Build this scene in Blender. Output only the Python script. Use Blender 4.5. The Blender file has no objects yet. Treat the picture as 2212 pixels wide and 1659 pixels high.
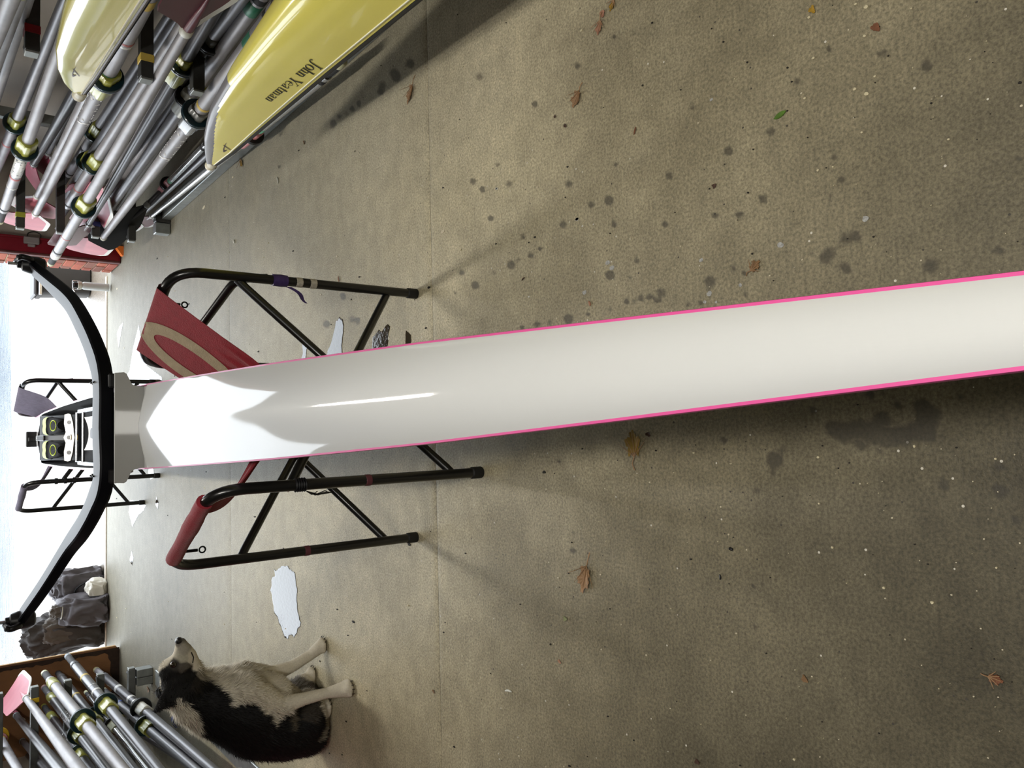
import bpy, math, random
import numpy as np
from mathutils import Vector, Matrix, noise as mnoise

scene = bpy.context.scene
coll = scene.collection
random.seed(7)
rng = np.random.default_rng(7)
R = math.radians

# ------------------------------------------------------------------ camera
CAM_H = 1.3
PITCH, YAW, ROLL, FPX = R(37.6), R(4.0), R(0.954), 1661.0      # phone held sideways: the picture lies on its side
_F0 = np.array([math.sin(YAW), math.cos(YAW), 0.0])
_R0 = np.array([math.cos(YAW), -math.sin(YAW), 0.0])
_Z = np.array([0, 0, 1.0])
_F = _F0 * math.cos(PITCH) - _Z * math.sin(PITCH)
_U0 = _F0 * math.sin(PITCH) + _Z * math.cos(PITCH)
_RT = math.cos(ROLL) * _R0 + math.sin(ROLL) * _U0
_UP = -math.sin(ROLL) * _R0 + math.cos(ROLL) * _U0
EYE = np.array([0.0, 0.0, CAM_H])
cam_data = bpy.data.cameras.new('camera')
cam_data.sensor_fit = 'HORIZONTAL'
cam_data.sensor_width = 36.0
cam_data.lens = 36.0 * FPX / 2212.0
cam_data.clip_start = 0.02
cam_data.clip_end = 500
cam = bpy.data.objects.new('camera', cam_data)
coll.objects.link(cam)
_cx, _cy, _cz = -_UP, _RT, -_F
cam.matrix_world = Matrix(((_cx[0], _cy[0], _cz[0], 0), (_cx[1], _cy[1], _cz[1], 0), (_cx[2], _cy[2], _cz[2], CAM_H), (0, 0, 0, 1)))
scene.camera = cam

# ------------------------------------------------------------------ sky and lamps
world = bpy.data.worlds.new('overcast_sky')
scene.world = world
world.use_nodes = True
_bg = world.node_tree.nodes['Background']
_bg.inputs['Color'].default_value = (0.86, 0.93, 1.0, 1)
_bg.inputs['Strength'].default_value = 6.0
LAMP_SPOTS = [(0.10, 4.45), (0.10, -0.05), (0.10, -2.4)]
LAMP_W = [60.0, 52.0, 26.0]
LAMP_Z = 2.62
LAMP_WIDE = [0.13, 0.22, 0.22]
for _i, (_x, _y) in enumerate(LAMP_SPOTS):
    _l = bpy.data.lights.new('strip_light_glow', 'AREA')
    _l.shape = 'RECTANGLE'
    _l.size, _l.size_y = (0.07, 0.16, 0.16)[_i], 1.5
    _l.energy = LAMP_W[_i]
    _l.color = (1.0, 0.965, 0.895)
    _o = bpy.data.objects.new('strip_light_glow', _l)
    _o.location = (_x, _y, LAMP_Z - 0.075)
    coll.objects.link(_o)
vs = scene.view_settings
scene.display_settings.display_device = 'sRGB'
vs.view_transform = 'Standard'
vs.look = 'None'
vs.gamma = 1.0
vs.exposure = 0.0
vs.use_curve_mapping = False
scene.cycles.max_bounces = 8
scene.cycles.diffuse_bounces = 4
scene.cycles.glossy_bounces = 4
scene.cycles.transmission_bounces = 6
scene.cycles.sample_clamp_indirect = 8.0
scene.cycles.caustics_reflective = False
scene.cycles.caustics_refractive = False


# ------------------------------------------------------------------ measuring: the ray of a photo pixel met with a plane
def ray(u, v):
    px, py = 1659.0 - v, u
    return _F + (px - 829.5) / FPX * _RT - (py - 1106.0) / FPX * _UP
def atz(u, v, z=0.0):
    d = ray(u, v); return EYE + d * ((z - CAM_H) / d[2])
def aty(u, v, y):
    d = ray(u, v); return EYE + d * (y / d[1])
def atx(u, v, x):
    d = ray(u, v); return EYE + d * (x / d[0])
def px_size(p, r):
    return r * float((np.asarray(p, float) - EYE) @ _F) / FPX


# ------------------------------------------------------------------ materials
def lin(c):
    out = []
    for x in c[:3]:
        x = x / 255.0
        out.append(x / 12.92 if x <= 0.04045 else ((x + 0.055) / 1.055) ** 2.4)
    return (*out, 1.0)
_mats = {}
def mat(name, col, rough=0.5, metal=0.0, coat=0.0, vary=0.0, scale=30.0, bump=0.0, bscale=None, spec=0.5, trans=0.0, ior=1.45, sheen=0.0, stretch=None, coat_rough=0.04):
    if name in _mats:
        return _mats[name]
    m = bpy.data.materials.new(name)
    m.use_nodes = True
    nt = m.node_tree
    b = nt.nodes['Principled BSDF']
    c = lin(col)
    b.inputs['Base Color'].default_value = c
    b.inputs['Roughness'].default_value = rough
    b.inputs['Metallic'].default_value = metal
    b.inputs['Coat Weight'].default_value = coat
    b.inputs['Coat Roughness'].default_value = coat_rough
    b.inputs['Specular IOR Level'].default_value = spec
    b.inputs['IOR'].default_value = ior
    b.inputs['Transmission Weight'].default_value = trans
    b.inputs['Sheen Weight'].default_value = sheen
    if vary or bump:
        tc = nt.nodes.new('ShaderNodeTexCoord')
        src = tc.outputs['Object']
        if stretch:
            mp = nt.nodes.new('ShaderNodeMapping')
            mp.inputs['Scale'].default_value = stretch
            nt.links.new(src, mp.inputs['Vector']); src = mp.outputs['Vector']
        n = nt.nodes.new('ShaderNodeTexNoise')
        n.inputs['Scale'].default_value = scale
        n.inputs['Detail'].default_value = 5
        nt.links.new(src, n.inputs['Vector'])
        if vary:
            rp = nt.nodes.new('ShaderNodeValToRGB')
            rp.color_ramp.elements[0].position = 0.3
            rp.color_ramp.elements[1].position = 0.72
            rp.color_ramp.elements[0].color = tuple(x * (1 - vary) for x in c[:3]) + (1,)
            rp.color_ramp.elements[1].color = tuple(min(1, x * (1 + vary)) for x in c[:3]) + (1,)
            nt.links.new(n.outputs['Fac'], rp.inputs['Fac'])
            nt.links.new(rp.outputs['Color'], b.inputs['Base Color'])
        if bump:
            n2 = n
            if bscale:
                n2 = nt.nodes.new('ShaderNodeTexNoise')
                n2.inputs['Scale'].default_value = bscale
                n2.inputs['Detail'].default_value = 4
                nt.links.new(src, n2.inputs['Vector'])
            bp = nt.nodes.new('ShaderNodeBump')
            bp.inputs['Strength'].default_value = bump
            bp.inputs['Distance'].default_value = 0.01
            nt.links.new(n2.outputs['Fac'], bp.inputs['Height'])
            nt.links.new(bp.outputs['Normal'], b.inputs['Normal'])
    _mats[name] = m
    return m


# ------------------------------------------------------------------ mesh building
ORG = {}
def V(*a):
    return np.array(a, float)
def unit(a):
    a = np.asarray(a, float); n = np.linalg.norm(a)
    return a / n if n > 1e-12 else a
def perp(d, ref=(0, 0, 1)):
    d = unit(d); r = np.asarray(ref, float)
    if abs(d @ unit(r)) > 0.97:
        r = V(1, 0, 0)
    a = unit(r - d * (r @ d))
    return a, np.cross(d, a)

def tag(o, label=None, cat=None, group=None, kind=None):
    if label: o['label'] = label
    if cat: o['category'] = cat
    if group: o['group'] = group
    if kind: o['kind'] = kind
    return o
def thing(name, label, cat, loc, group=None):
    o = bpy.data.objects.new(name, None)
    o.empty_display_size = 0.05
    o.location = tuple(float(x) for x in loc)
    coll.objects.link(o)
    ORG[o.name] = np.asarray(loc, float)
    return tag(o, label, cat, group)

class MB:
    def __init__(s):
        s.v = []; s.f = []; s.mi = []; s.n = 0
    def add(s, verts, faces, mi=0):
        verts = np.asarray(verts, float)
        s.v.append(verts)
        for f in faces:
            s.f.append(tuple(int(i) + s.n for i in f)); s.mi.append(mi)
        s.n += len(verts)
        return s
    def box(s, c, size, ax=None, mi=0):
        c = np.asarray(c, float); h = np.asarray(size, float) / 2
        ax = np.eye(3) if ax is None else np.asarray(ax, float)
        vs_ = [c + ax[0] * h[0] * sx + ax[1] * h[1] * sy + ax[2] * h[2] * sz for sx in (-1, 1) for sy in (-1, 1) for sz in (-1, 1)]
        return s.add(vs_, [(0, 1, 3, 2), (4, 6, 7, 5), (0, 4, 5, 1), (2, 3, 7, 6), (0, 2, 6, 4), (1, 5, 7, 3)], mi)
    def bbox(s, c, size, bev=0.004, ax=None, mi=0):
        """box with chamfered edges"""
        c = np.asarray(c, float); h = np.asarray(size, float) / 2
        ax = np.eye(3) if ax is None else np.asarray(ax, float)
        bev = min(bev, *(h * 0.9))
        pts = []; idx = {}
        for sx in (-1, 1):
            for sy in (-1, 1):
                for sz in (-1, 1):
                    for k in range(3):
                        p = np.array([sx, sy, sz]) * (h - bev); p[k] = (sx, sy, sz)[k] * h[k]
                        idx[(sx, sy, sz, k)] = len(pts); pts.append(c + ax[0] * p[0] + ax[1] * p[1] + ax[2] * p[2])
        F = []
        for k in range(3):
            a, b = [(1, 2), (0, 2), (0, 1)][k]
            for sg in (-1, 1):
                q = []
                for sa, sb in ((-1, -1), (1, -1), (1, 1), (-1, 1)):
                    t = [0, 0, 0]; t[k] = sg; t[a] = sa; t[b] = sb
                    q.append(idx[(*t, k)])
                F.append(q if (sg > 0) != (k == 1) else q[::-1])
        for k in range(3):          # edges along axis k
            a, b = [(1, 2), (0, 2), (0, 1)][k]
            for sa in (-1, 1):
                for sb in (-1, 1):
                    t0 = [0, 0, 0]; t0[k] = -1; t0[a] = sa; t0[b] = sb
                    t1 = list(t0); t1[k] = 1
                    q = [idx[(*t0, a)], idx[(*t1, a)], idx[(*t1, b)], idx[(*t0, b)]]
                    F.append(q if (sa * sb > 0) != (k == 1) else q[::-1])
        for sx in (-1, 1):
            for sy in (-1, 1):
                for sz in (-1, 1):
                    q = [idx[(sx, sy, sz, k)] for k in range(3)]
                    F.append(q if sx * sy * sz > 0 else q[::-1])
        return s.add(pts, F, mi)
    def tube(s, path, rad, n=12, caps=True, mi=0, ref=(0, 0, 1), flat=1.0):
        P = [np.asarray(p, float) for p in path]
        m = len(P)
        rr = [rad] * m if np.isscalar(rad) else list(rad)
        T = []
        for i in range(m):
            T.append(unit(P[min(i + 1, m - 1)] - P[max(i - 1, 0)]))
        a, b = perp(T[0], ref)
        vs_ = []
        for i in range(m):
            a = unit(a - T[i] * (a @ T[i])); b = np.cross(T[i], a)
            for k in range(n):
                t = 2 * math.pi * k / n
                vs_.append(P[i] + rr[i] * (math.cos(t) * a * flat + math.sin(t) * b))
        F = []
        for i in range(m - 1):
            for k in range(n):
                F.append((i * n + k, i * n + (k + 1) % n, (i + 1) * n + (k + 1) % n, (i + 1) * n + k))
        if caps:
            F.append(tuple(range(n))[::-1]); F.append(tuple((m - 1) * n + k for k in range(n)))
        return s.add(vs_, F, mi)
    def lathe(s, o, d, prof, n=16, mi=0, ribs=None, ref=(0, 0, 1)):
        """profile [(along, radius)] turned about the axis d from o; ribs=(count, depth) gives a fluted outline"""
        o = np.asarray(o, float); d = unit(d); a, b = perp(d, ref)
        vs_ = []
        for (z, r) in prof:
            for k in range(n):
                t = 2 * math.pi * k / n
                q = r
                if ribs and r > 1e-5:
                    q = r * (1 - ribs[1] * (0.5 - 0.5 * math.copysign(min(1, abs(2.2 * math.cos(ribs[0] * t))), math.cos(ribs[0] * t))))
                vs_.append(o + d * z + q * (math.cos(t) * a + math.sin(t) * b))
        F = []
        for i in range(len(prof) - 1):
            for k in range(n):
                F.append((i * n + k, i * n + (k + 1) % n, (i + 1) * n + (k + 1) % n, (i + 1) * n + k))
        if prof[0][1] > 1e-5: F.append(tuple(range(n))[::-1])
        if prof[-1][1] > 1e-5: F.append(tuple((len(prof) - 1) * n + k for k in range(n)))
        return s.add(vs_, F, mi)
    def grid(s, P, mi=0, flip=False, closed=False):
        """P[i][j] points; closed wraps j"""
        P = np.asarray(P, float); a, b = P.shape[:2]
        F = []
        for i in range(a - 1):
            for j in range(b if closed else b - 1):
                q = (i * b + j, i * b + (j + 1) % b, (i + 1) * b + (j + 1) % b, (i + 1) * b + j)
                F.append(q[::-1] if flip else q)
        mm = mi
        if callable(mi):
            s.add(P.reshape(-1, 3), [], 0)
            base = s.n - a * b
            for q in F:
                c = P.reshape(-1, 3)[list(q)].mean(0)
                s.f.append(tuple(i + base for i in q)); s.mi.append(mi(c, q, a, b))
            return s
        return s.add(P.reshape(-1, 3), F, mm)
    def poly(s, pts, thick, nrm=(0, 0, 1), mi=0):
        """flat outline with thickness along nrm"""
        pts = np.asarray(pts, float); n = len(pts); nn = unit(nrm) * thick
        return s.add(np.vstack([pts, pts + nn]), [tuple(range(n))[::-1], tuple(range(n, 2 * n))] + [(k, (k + 1) % n, n + (k + 1) % n, n + k) for k in range(n)], mi)
    def build(s, name, mats, parent=None, smooth=35, org=None):
        me = bpy.data.meshes.new(name)
        vs_ = np.vstack(s.v)
        if parent is not None:
            o0 = ORG[parent.name]
        else:
            o0 = np.zeros(3) if org is None else np.asarray(org, float)
        me.from_pydata((vs_ - o0).tolist(), [], s.f)
        if not isinstance(mats, (list, tuple)): mats = [mats]
        for m in mats: me.materials.append(m)
        if len(mats) > 1:
            me.polygons.foreach_set('material_index', np.array(s.mi, dtype=np.int32))
        if smooth:
            me.polygons.foreach_set('use_smooth', np.ones(len(me.polygons), dtype=bool))
            me.set_sharp_from_angle(angle=R(smooth))
        me.update()
        ob = bpy.data.objects.new(name, me)
        coll.objects.link(ob)
        if parent is not None:
            ob.parent = parent
            ORG[ob.name] = o0
        else:
            ob.location = tuple(o0); ORG[ob.name] = o0
        return ob

def arc_path(pts, rad, seg=6):
    """polyline with its corners rounded"""
    pts = [np.asarray(p, float) for p in pts]
    out = [pts[0]]
    for i in range(1, len(pts) - 1):
        a, b, c = pts[i - 1], pts[i], pts[i + 1]
        r = min(rad, 0.49 * np.linalg.norm(a - b), 0.49 * np.linalg.norm(c - b))
        p0, p1 = b + unit(a - b) * r, b + unit(c - b) * r
        for k in range(seg + 1):
            t = k / seg
            out.append((1 - t) ** 2 * p0 + 2 * t * (1 - t) * b + t * t * p1)
    out.append(pts[-1])
    return out
def spline(pts, n):
    pts = np.asarray(pts, float)
    P = np.vstack([2 * pts[0] - pts[1], pts, 2 * pts[-1] - pts[-2]])
    out = []
    m = len(pts) - 1
    for i in range(n):
        t = i / (n - 1) * m; k = min(int(t), m - 1); t -= k
        p0, p1, p2, p3 = P[k], P[k + 1], P[k + 2], P[k + 3]
        out.append(0.5 * (2 * p1 + (p2 - p0) * t + (2 * p0 - 5 * p1 + 4 * p2 - p3) * t * t + (3 * p1 - p0 - 3 * p2 + p3) * t ** 3))
    return np.array(out)
def in_poly(x, y, poly):
    ins = np.zeros(np.shape(x), bool); n = len(poly)
    for i in range(n):
        x1, y1 = poly[i]; x2, y2 = poly[(i + 1) % n]
        if y1 == y2: continue
        c = ((y1 > y) != (y2 > y)) & (x < (x2 - x1) * (y - y1) / (y2 - y1) + x1)
        ins ^= c
    return ins
def text_mesh(body, size, parent, name, material, place, extrude=0.0):
    """lettering: the flat outlines of the words laid on a surface by place(x, y) -> point"""
    cu = bpy.data.curves.new('words', 'FONT'); cu.body = body; cu.size = size; cu.resolution_u = 2
    cu.align_x = 'CENTER'; cu.align_y = 'CENTER'
    tmp = bpy.data.objects.new('words', cu); coll.objects.link(tmp)
    dg = bpy.context.evaluated_depsgraph_get()
    me = bpy.data.meshes.new_from_object(tmp.evaluated_get(dg))
    bpy.data.objects.remove(tmp); bpy.data.curves.remove(cu)
    pts = [place(v.co.x, v.co.y) for v in me.vertices]
    fs = [tuple(p.vertices) for p in me.polygons]
    bpy.data.meshes.remove(me)
    mb = MB(); mb.add(pts, fs)
    return mb.build(name, material, parent, smooth=0)

# ================================================================== THE BUILDING
XL, XR, YB, YF, YO = -2.75, 2.20, -5.0, 6.97, 7.33       # inner wall faces, back wall, inner and outer face of the door wall
DXL, DXR = -2.34, 1.42                                    # doorway
CEIL = 3.35

# ---- floor: three cast slabs with open joints, stains carried as a mesh attribute
def Z4(x0, y0, k, lst):
    return [(x0 + a / k, y0 + b / k, r / k) for a, b, r in lst]
DAMP = (Z4(900, 0, 3.372, [(460, 560, 45), (1170, 480, 30), (1440, 270, 25), (1580, 240, 25), (410, 1320, 30), (480, 1380, 25), (675, 1340, 35), (1110, 1340, 35), (540, 1590, 25), (1070, 1625, 30), (1840, 1280, 35), (2010, 780, 40), (2170, 1570, 32), (1085, 920, 20), (1015, 850, 18), (1450, 1200, 25), (860, 760, 25), (590, 1200, 25), (1270, 1490, 35), (1400, 1460, 40), (1440, 1625, 25), (1810, 1630, 30), (2015, 960, 25)])
        + Z4(1556, 0, 3.372, [(1180, 390, 45), (1500, 480, 50), (1580, 450, 25), (370, 960, 45), (60, 1100, 40), (830, 1145, 40), (880, 1310, 40), (310, 1450, 35), (140, 1565, 28), (800, 1440, 30), (510, 1555, 28), (560, 600, 40), (790, 350, 30), (2180, 1160, 40)])
        + Z4(950, 450, 2.95, [(785, 105, 30), (1110, 100, 25), (1435, 105, 28), (1755, 45, 28), (1910, 45, 28), (530, 180, 25), (455, 360, 34), (500, 330, 25), (580, 300, 28), (640, 260, 18), (345, 410, 25), (140, 410, 25), (225, 490, 30), (100, 540, 15), (1255, 330, 25), (1085, 425, 35), (1215, 445, 20), (1720, 465, 44), (1760, 400, 20), (1870, 380, 30), (1940, 410, 24), (1860, 450, 20), (1945, 540, 25), (1190, 590, 24), (1240, 590, 25), (1280, 570, 28), (1340, 560, 24), (1410, 540, 42), (1390, 590, 25), (1505, 580, 28), (1580, 610, 28), (1665, 600, 25), (1085, 640, 26), (945, 675, 22), (820, 705, 38), (700, 730, 25), (620, 740, 28), (525, 765, 20), (1720, 545, 30), (1810, 1480, 30), (955, 1540, 25), (760, 1610, 25)])
        + Z4(1500, 780, 3.107, [(930, 450, 62), (1000, 480, 80), (1100, 460, 80), (1200, 480, 84), (1260, 390, 62), (1300, 510, 84), (1400, 500, 84), (1500, 470, 84), (1560, 400, 80), (1530, 310, 64), (1600, 350, 54), (1580, 500, 54), (1240, 610, 30), (1120, 570, 44), (1370, 290, 36), (1790, 240, 40), (800, 335, 35), (540, 660, 60), (600, 590, 40), (530, 740, 30), (195, 530, 30), (1670, 830, 50), (2170, 1080, 35), (420, 870, 40), (2050, 710, 50), (1180, 230, 40), (1280, 210, 30), (400, 1510, 25), (1010, 630, 20)])
        + [(1828, 515, 19), (1848, 510, 14), (1815, 528, 13), (1790, 548, 18), (1782, 558, 14), (1748, 545, 10), (2010, 575, 20), (1830, 580, 12), (1810, 572, 10), (2155, 540, 15), (2160, 1060, 18), (1632, 1357, 9), (1238, 1190, 9), (1240, 1150, 8), (1260, 1160, 6),
           (886, 137, 11), (878, 141, 8), (852, 158, 13), (856, 166, 12), (826, 184, 11), (823, 198, 10), (775, 222, 6), (776, 228, 6), (761, 235, 7), (749, 246, 7), (733, 252, 8), (720, 266, 9), (718, 276, 7), (603, 360, 5), (705, 700, 9), (760, 690, 11), (772, 693, 9), (741, 640, 8), (1900, 60, 9)])
_strength = {}
def damp_field(x, y):
    f = np.zeros_like(x)
    for i, (u, v, r) in enumerate(DAMP):
        c = atz(u, v); t = float((c - EYE) @ _F)
        d = unit(c - EYE)
        ry = r * t / FPX / max(0.25, -d[2]); rx = r * t / FPX
        a = math.atan2(c[0], c[1])
        dx, dy = x - c[0], y - c[1]
        p, q = dx * math.cos(a) - dy * math.sin(a), dx * math.sin(a) + dy * math.cos(a)
        rr = np.sqrt((p / rx) ** 2 + (q / ry) ** 2)
        k = 0.55 + 0.45 * ((i * 37) % 11) / 10
        if 1800 < u < 2050 and 850 < v < 980 and r > 14: k = 1.0
        w = np.clip(1.35 - rr, 0, 1) * k
        f = np.maximum(f, w)
    return f

def floor_material():
    m = bpy.data.materials.new('worn_concrete'); m.use_nodes = True
    nt = m.node_tree; b = nt.nodes['Principled BSDF']; L = nt.links
    def N(t, **kw):
        n = nt.nodes.new(t)
        for k, v in kw.items():
            if k in n.inputs.keys(): n.inputs[k].default_value = v
            else: setattr(n, k, v)
        return n
    tc = N('ShaderNodeTexCoord')
    big = N('ShaderNodeTexNoise', Scale=1.3, Detail=6.0, Roughness=0.6); L.new(tc.outputs['Object'], big.inputs['Vector'])
    mid = N('ShaderNodeTexNoise', Scale=14.0, Detail=6.0, Roughness=0.65); L.new(tc.outputs['Object'], mid.inputs['Vector'])
    fine = N('ShaderNodeTexNoise', Scale=165.0, Detail=3.0, Roughness=0.7); L.new(tc.outputs['Object'], fine.inputs['Vector'])
    mp = N('ShaderNodeMapping'); mp.inputs['Scale'].default_value = (1.0, 12.0, 1.0); L.new(tc.outputs['Object'], mp.inputs['Vector'])
    brush = N('ShaderNodeTexNoise', Scale=9.0, Detail=5.0, Roughness=0.6); L.new(mp.outputs['Vector'], brush.inputs['Vector'])
    r1 = N('ShaderNodeValToRGB'); L.new(big.outputs['Fac'], r1.inputs['Fac'])
    r1.color_ramp.elements[0].position = 0.30; r1.color_ramp.elements[0].color = (0.166, 0.146, 0.098, 1)
    r1.color_ramp.elements[1].position = 0.70; r1.color_ramp.elements[1].color = (0.230, 0.206, 0.146, 1)
    def mul(c, fac_out, lo, hi, p0=0.3, p1=0.7):
        rp = N('ShaderNodeMapRange'); rp.inputs['From Min'].default_value = p0; rp.inputs['From Max'].default_value = p1
        rp.inputs['To Min'].default_value = lo; rp.inputs['To Max'].default_value = hi
        L.new(fac_out, rp.inputs['Value'])
        mx = N('ShaderNodeMix'); mx.data_type = 'RGBA'; mx.blend_type = 'MULTIPLY'; mx.inputs['Factor'].default_value = 1.0
        L.new(c, mx.inputs[6]); L.new(rp.outputs['Result'], mx.inputs[7])
        return mx.outputs[2]
    c = mul(r1.outputs['Color'], mid.outputs['Fac'], 0.84, 1.14)
    c = mul(c, brush.outputs['Fac'], 0.93, 1.07)
    c = mul(c, fine.outputs['Fac'], 0.64, 1.38, 0.34, 0.66)
    # light falloff painted into the concrete colour: darkest deep in the shed, palest mid-floor
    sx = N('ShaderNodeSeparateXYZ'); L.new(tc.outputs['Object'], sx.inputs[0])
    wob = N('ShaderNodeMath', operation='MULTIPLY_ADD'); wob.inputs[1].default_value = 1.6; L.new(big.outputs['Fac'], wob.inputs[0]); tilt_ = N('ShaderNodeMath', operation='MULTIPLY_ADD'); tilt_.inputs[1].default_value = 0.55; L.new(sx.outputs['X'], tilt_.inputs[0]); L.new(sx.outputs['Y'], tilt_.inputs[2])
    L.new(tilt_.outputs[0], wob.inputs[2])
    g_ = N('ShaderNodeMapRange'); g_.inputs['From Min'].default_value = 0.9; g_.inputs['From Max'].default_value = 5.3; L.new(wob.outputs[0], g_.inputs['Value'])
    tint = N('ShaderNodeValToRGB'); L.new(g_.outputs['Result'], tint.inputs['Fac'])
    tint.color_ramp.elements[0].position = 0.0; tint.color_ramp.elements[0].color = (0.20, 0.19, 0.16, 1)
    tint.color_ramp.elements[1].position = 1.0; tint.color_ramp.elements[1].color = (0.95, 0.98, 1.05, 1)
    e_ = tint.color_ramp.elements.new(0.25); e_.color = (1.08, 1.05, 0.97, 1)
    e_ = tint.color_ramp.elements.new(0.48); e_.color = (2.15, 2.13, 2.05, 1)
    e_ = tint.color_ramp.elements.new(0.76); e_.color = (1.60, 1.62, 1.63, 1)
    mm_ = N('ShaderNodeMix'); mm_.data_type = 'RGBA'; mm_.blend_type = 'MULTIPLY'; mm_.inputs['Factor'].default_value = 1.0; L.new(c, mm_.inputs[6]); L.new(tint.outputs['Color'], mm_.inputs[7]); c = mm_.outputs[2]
    # pale grit and dark pits
    vo = N('ShaderNodeTexVoronoi', Scale=70.0); L.new(tc.outputs['Object'], vo.inputs['Vector'])
    sep = N('ShaderNodeSeparateColor'); L.new(vo.outputs['Color'], sep.inputs['Color'])
    def dots(sel_lo, sel_hi, rad):
        a = N('ShaderNodeMath', operation='GREATER_THAN'); a.inputs[1].default_value = sel_lo; L.new(sep.outputs['Red'], a.inputs[0])
        a2 = N('ShaderNodeMath', operation='LESS_THAN'); a2.inputs[1].default_value = sel_hi; L.new(sep.outputs['Red'], a2.inputs[0])
        d = N('ShaderNodeMath', operation='LESS_THAN'); d.inputs[1].default_value = rad; L.new(vo.outputs['Distance'], d.inputs[0])
        e = N('ShaderNodeMath', operation='MULTIPLY'); L.new(a.outputs[0], e.inputs[0]); L.new(a2.outputs[0], e.inputs[1])
        g = N('ShaderNodeMath', operation='MULTIPLY'); L.new(e.outputs[0], g.inputs[0]); L.new(d.outputs[0], g.inputs[1])
        return g.outputs[0]
    def over(c, fac, col):
        mx = N('ShaderNodeMix'); mx.data_type = 'RGBA'; L.new(fac, mx.inputs['Factor']); L.new(c, mx.inputs[6]); mx.inputs[7].default_value = (*col, 1)
        return mx.outputs[2]
    c = over(c, dots(0.975, 1.1, 0.16), (0.55, 0.52, 0.45))
    c = over(c, dots(-0.1, 0.03, 0.15), (0.045, 0.038, 0.03))
    # damp spots
    at = N('ShaderNodeAttribute'); at.attribute_name = 'damp'
    ad = N('ShaderNodeMath', operation='MULTIPLY_ADD'); ad.inputs[1].default_value = 0.55; L.new(mid.outputs['Fac'], ad.inputs[0]); L.new(at.outputs['Fac'], ad.inputs[2])
    ss = N('ShaderNodeMapRange'); ss.interpolation_type = 'SMOOTHSTEP'
    ss.inputs['From Min'].default_value = 0.50; ss.inputs['From Max'].default_value = 0.95; ss.inputs['To Min'].default_value = 0.0; ss.inputs['To Max'].default_value = 0.72
    L.new(ad.outputs[0], ss.inputs['Value'])
    c = over(c, ss.outputs['Result'], (0.035, 0.030, 0.022))
    L.new(c, b.inputs['Base Color'])
    rr = N('ShaderNodeMapRange'); rr.inputs['To Min'].default_value = 0.56; rr.inputs['To Max'].default_value = 0.55; L.new(ss.outputs['Result'], rr.inputs['Value'])
    L.new(rr.outputs['Result'], b.inputs['Roughness'])
    b.inputs['Specular IOR Level'].default_value = 0.38
    hs = N('ShaderNodeMath', operation='ADD'); L.new(fine.outputs['Fac'], hs.inputs[0]); L.new(mid.outputs['Fac'], hs.inputs[1])
    bp = N('ShaderNodeBump'); bp.inputs['Strength'].default_value = 0.30; bp.inputs['Distance'].default_value = 0.004
    L.new(hs.outputs[0], bp.inputs['Height']); L.new(bp.outputs['Normal'], b.inputs['Normal'])
    return m
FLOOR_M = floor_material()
mb = MB(); mb.box((0.5 * (XL + XR), 1.3, -0.11), (XR - XL + 0.6, 12.7, 0.18))
floor = tag(mb.build('floor', mat('floor_bed', (70, 64, 54), 0.9), smooth=0), kind='structure')
J1, J2 = atz(925, 260)[1], atz(499, 1330)[1]
def slab(y0, y1, x0, x1, step):
    nx, ny = max(2, int((x1 - x0) / step)), max(2, int((y1 - y0) / step))
    xs, ys = np.linspace(x0, x1, nx), np.linspace(y0, y1, ny)
    gx, gy = np.meshgrid(xs, ys)
    P = np.stack([gx.ravel(), gy.ravel(), np.zeros(gx.size)], 1)
    i = np.arange(nx * ny).reshape(ny, nx)
    Q = np.stack([i[:-1, :-1], i[:-1, 1:], i[1:, 1:], i[1:, :-1]], -1).reshape(-1, 4)
    # worn rounded arris along the joints
    edge = np.minimum(P[:, 1] - y0, y1 - P[:, 1])
    P[:, 2] = -0.0025 * np.clip(1 - edge / 0.006, 0, 1) ** 2
    me = bpy.data.meshes.new('slab')
    me.vertices.add(len(P)); me.vertices.foreach_set('co', P.ravel())
    me.loops.add(Q.size); me.loops.foreach_set('vertex_index', Q.ravel().astype(np.int32))
    me.polygons.add(len(Q)); me.polygons.foreach_set('loop_start', np.arange(0, Q.size, 4, dtype=np.int32))
    me.polygons.foreach_set('loop_total', np.full(len(Q), 4, dtype=np.int32))
    me.polygons.foreach_set('use_smooth', np.ones(len(Q), bool))
    me.update(calc_edges=True)
    a = me.attributes.new('damp', 'FLOAT', 'POINT')
    a.data.foreach_set('value', damp_field(P[:, 0], P[:, 1]).astype(np.float32))
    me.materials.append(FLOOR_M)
    o = bpy.data.objects.new('slab', me); coll.objects.link(o); o.parent = floor
    return o
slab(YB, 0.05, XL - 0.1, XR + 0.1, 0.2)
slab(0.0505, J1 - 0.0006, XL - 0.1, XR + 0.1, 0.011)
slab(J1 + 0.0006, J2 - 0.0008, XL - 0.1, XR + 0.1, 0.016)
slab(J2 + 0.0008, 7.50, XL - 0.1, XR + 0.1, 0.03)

# ---- walls, ceiling
M_WALL = mat('grey_wall_paint', (150, 143, 134), 0.8, vary=0.08, scale=4, bump=0.05, bscale=60)
def wall(name, lo, hi, m=M_WALL):
    mb = MB(); lo = np.array(lo, float); hi = np.array(hi, float)
    mb.box((lo + hi) / 2, hi - lo)
    return tag(mb.build(name, m, smooth=0), kind='structure')
wall('wall_right', (XR, YB, 0), (XR + 0.25, YO, CEIL))
wall('wall_left', (XL - 0.25, YB, 0), (XL, YO, CEIL))
wall('wall_back', (XL - 0.25, YB - 0.25, 0), (XR + 0.25, YB, CEIL))
wall('ceiling', (XL - 0.25, YB - 0.25, CEIL), (XR + 0.25, YO, CEIL + 0.2), mat('ceiling_paint', (190, 186, 176), 0.85, vary=0.05, scale=3))
wall('wall_front_left', (XL, YF + 0.02, 0), (DXL - 0.02, YO, CEIL))
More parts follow.
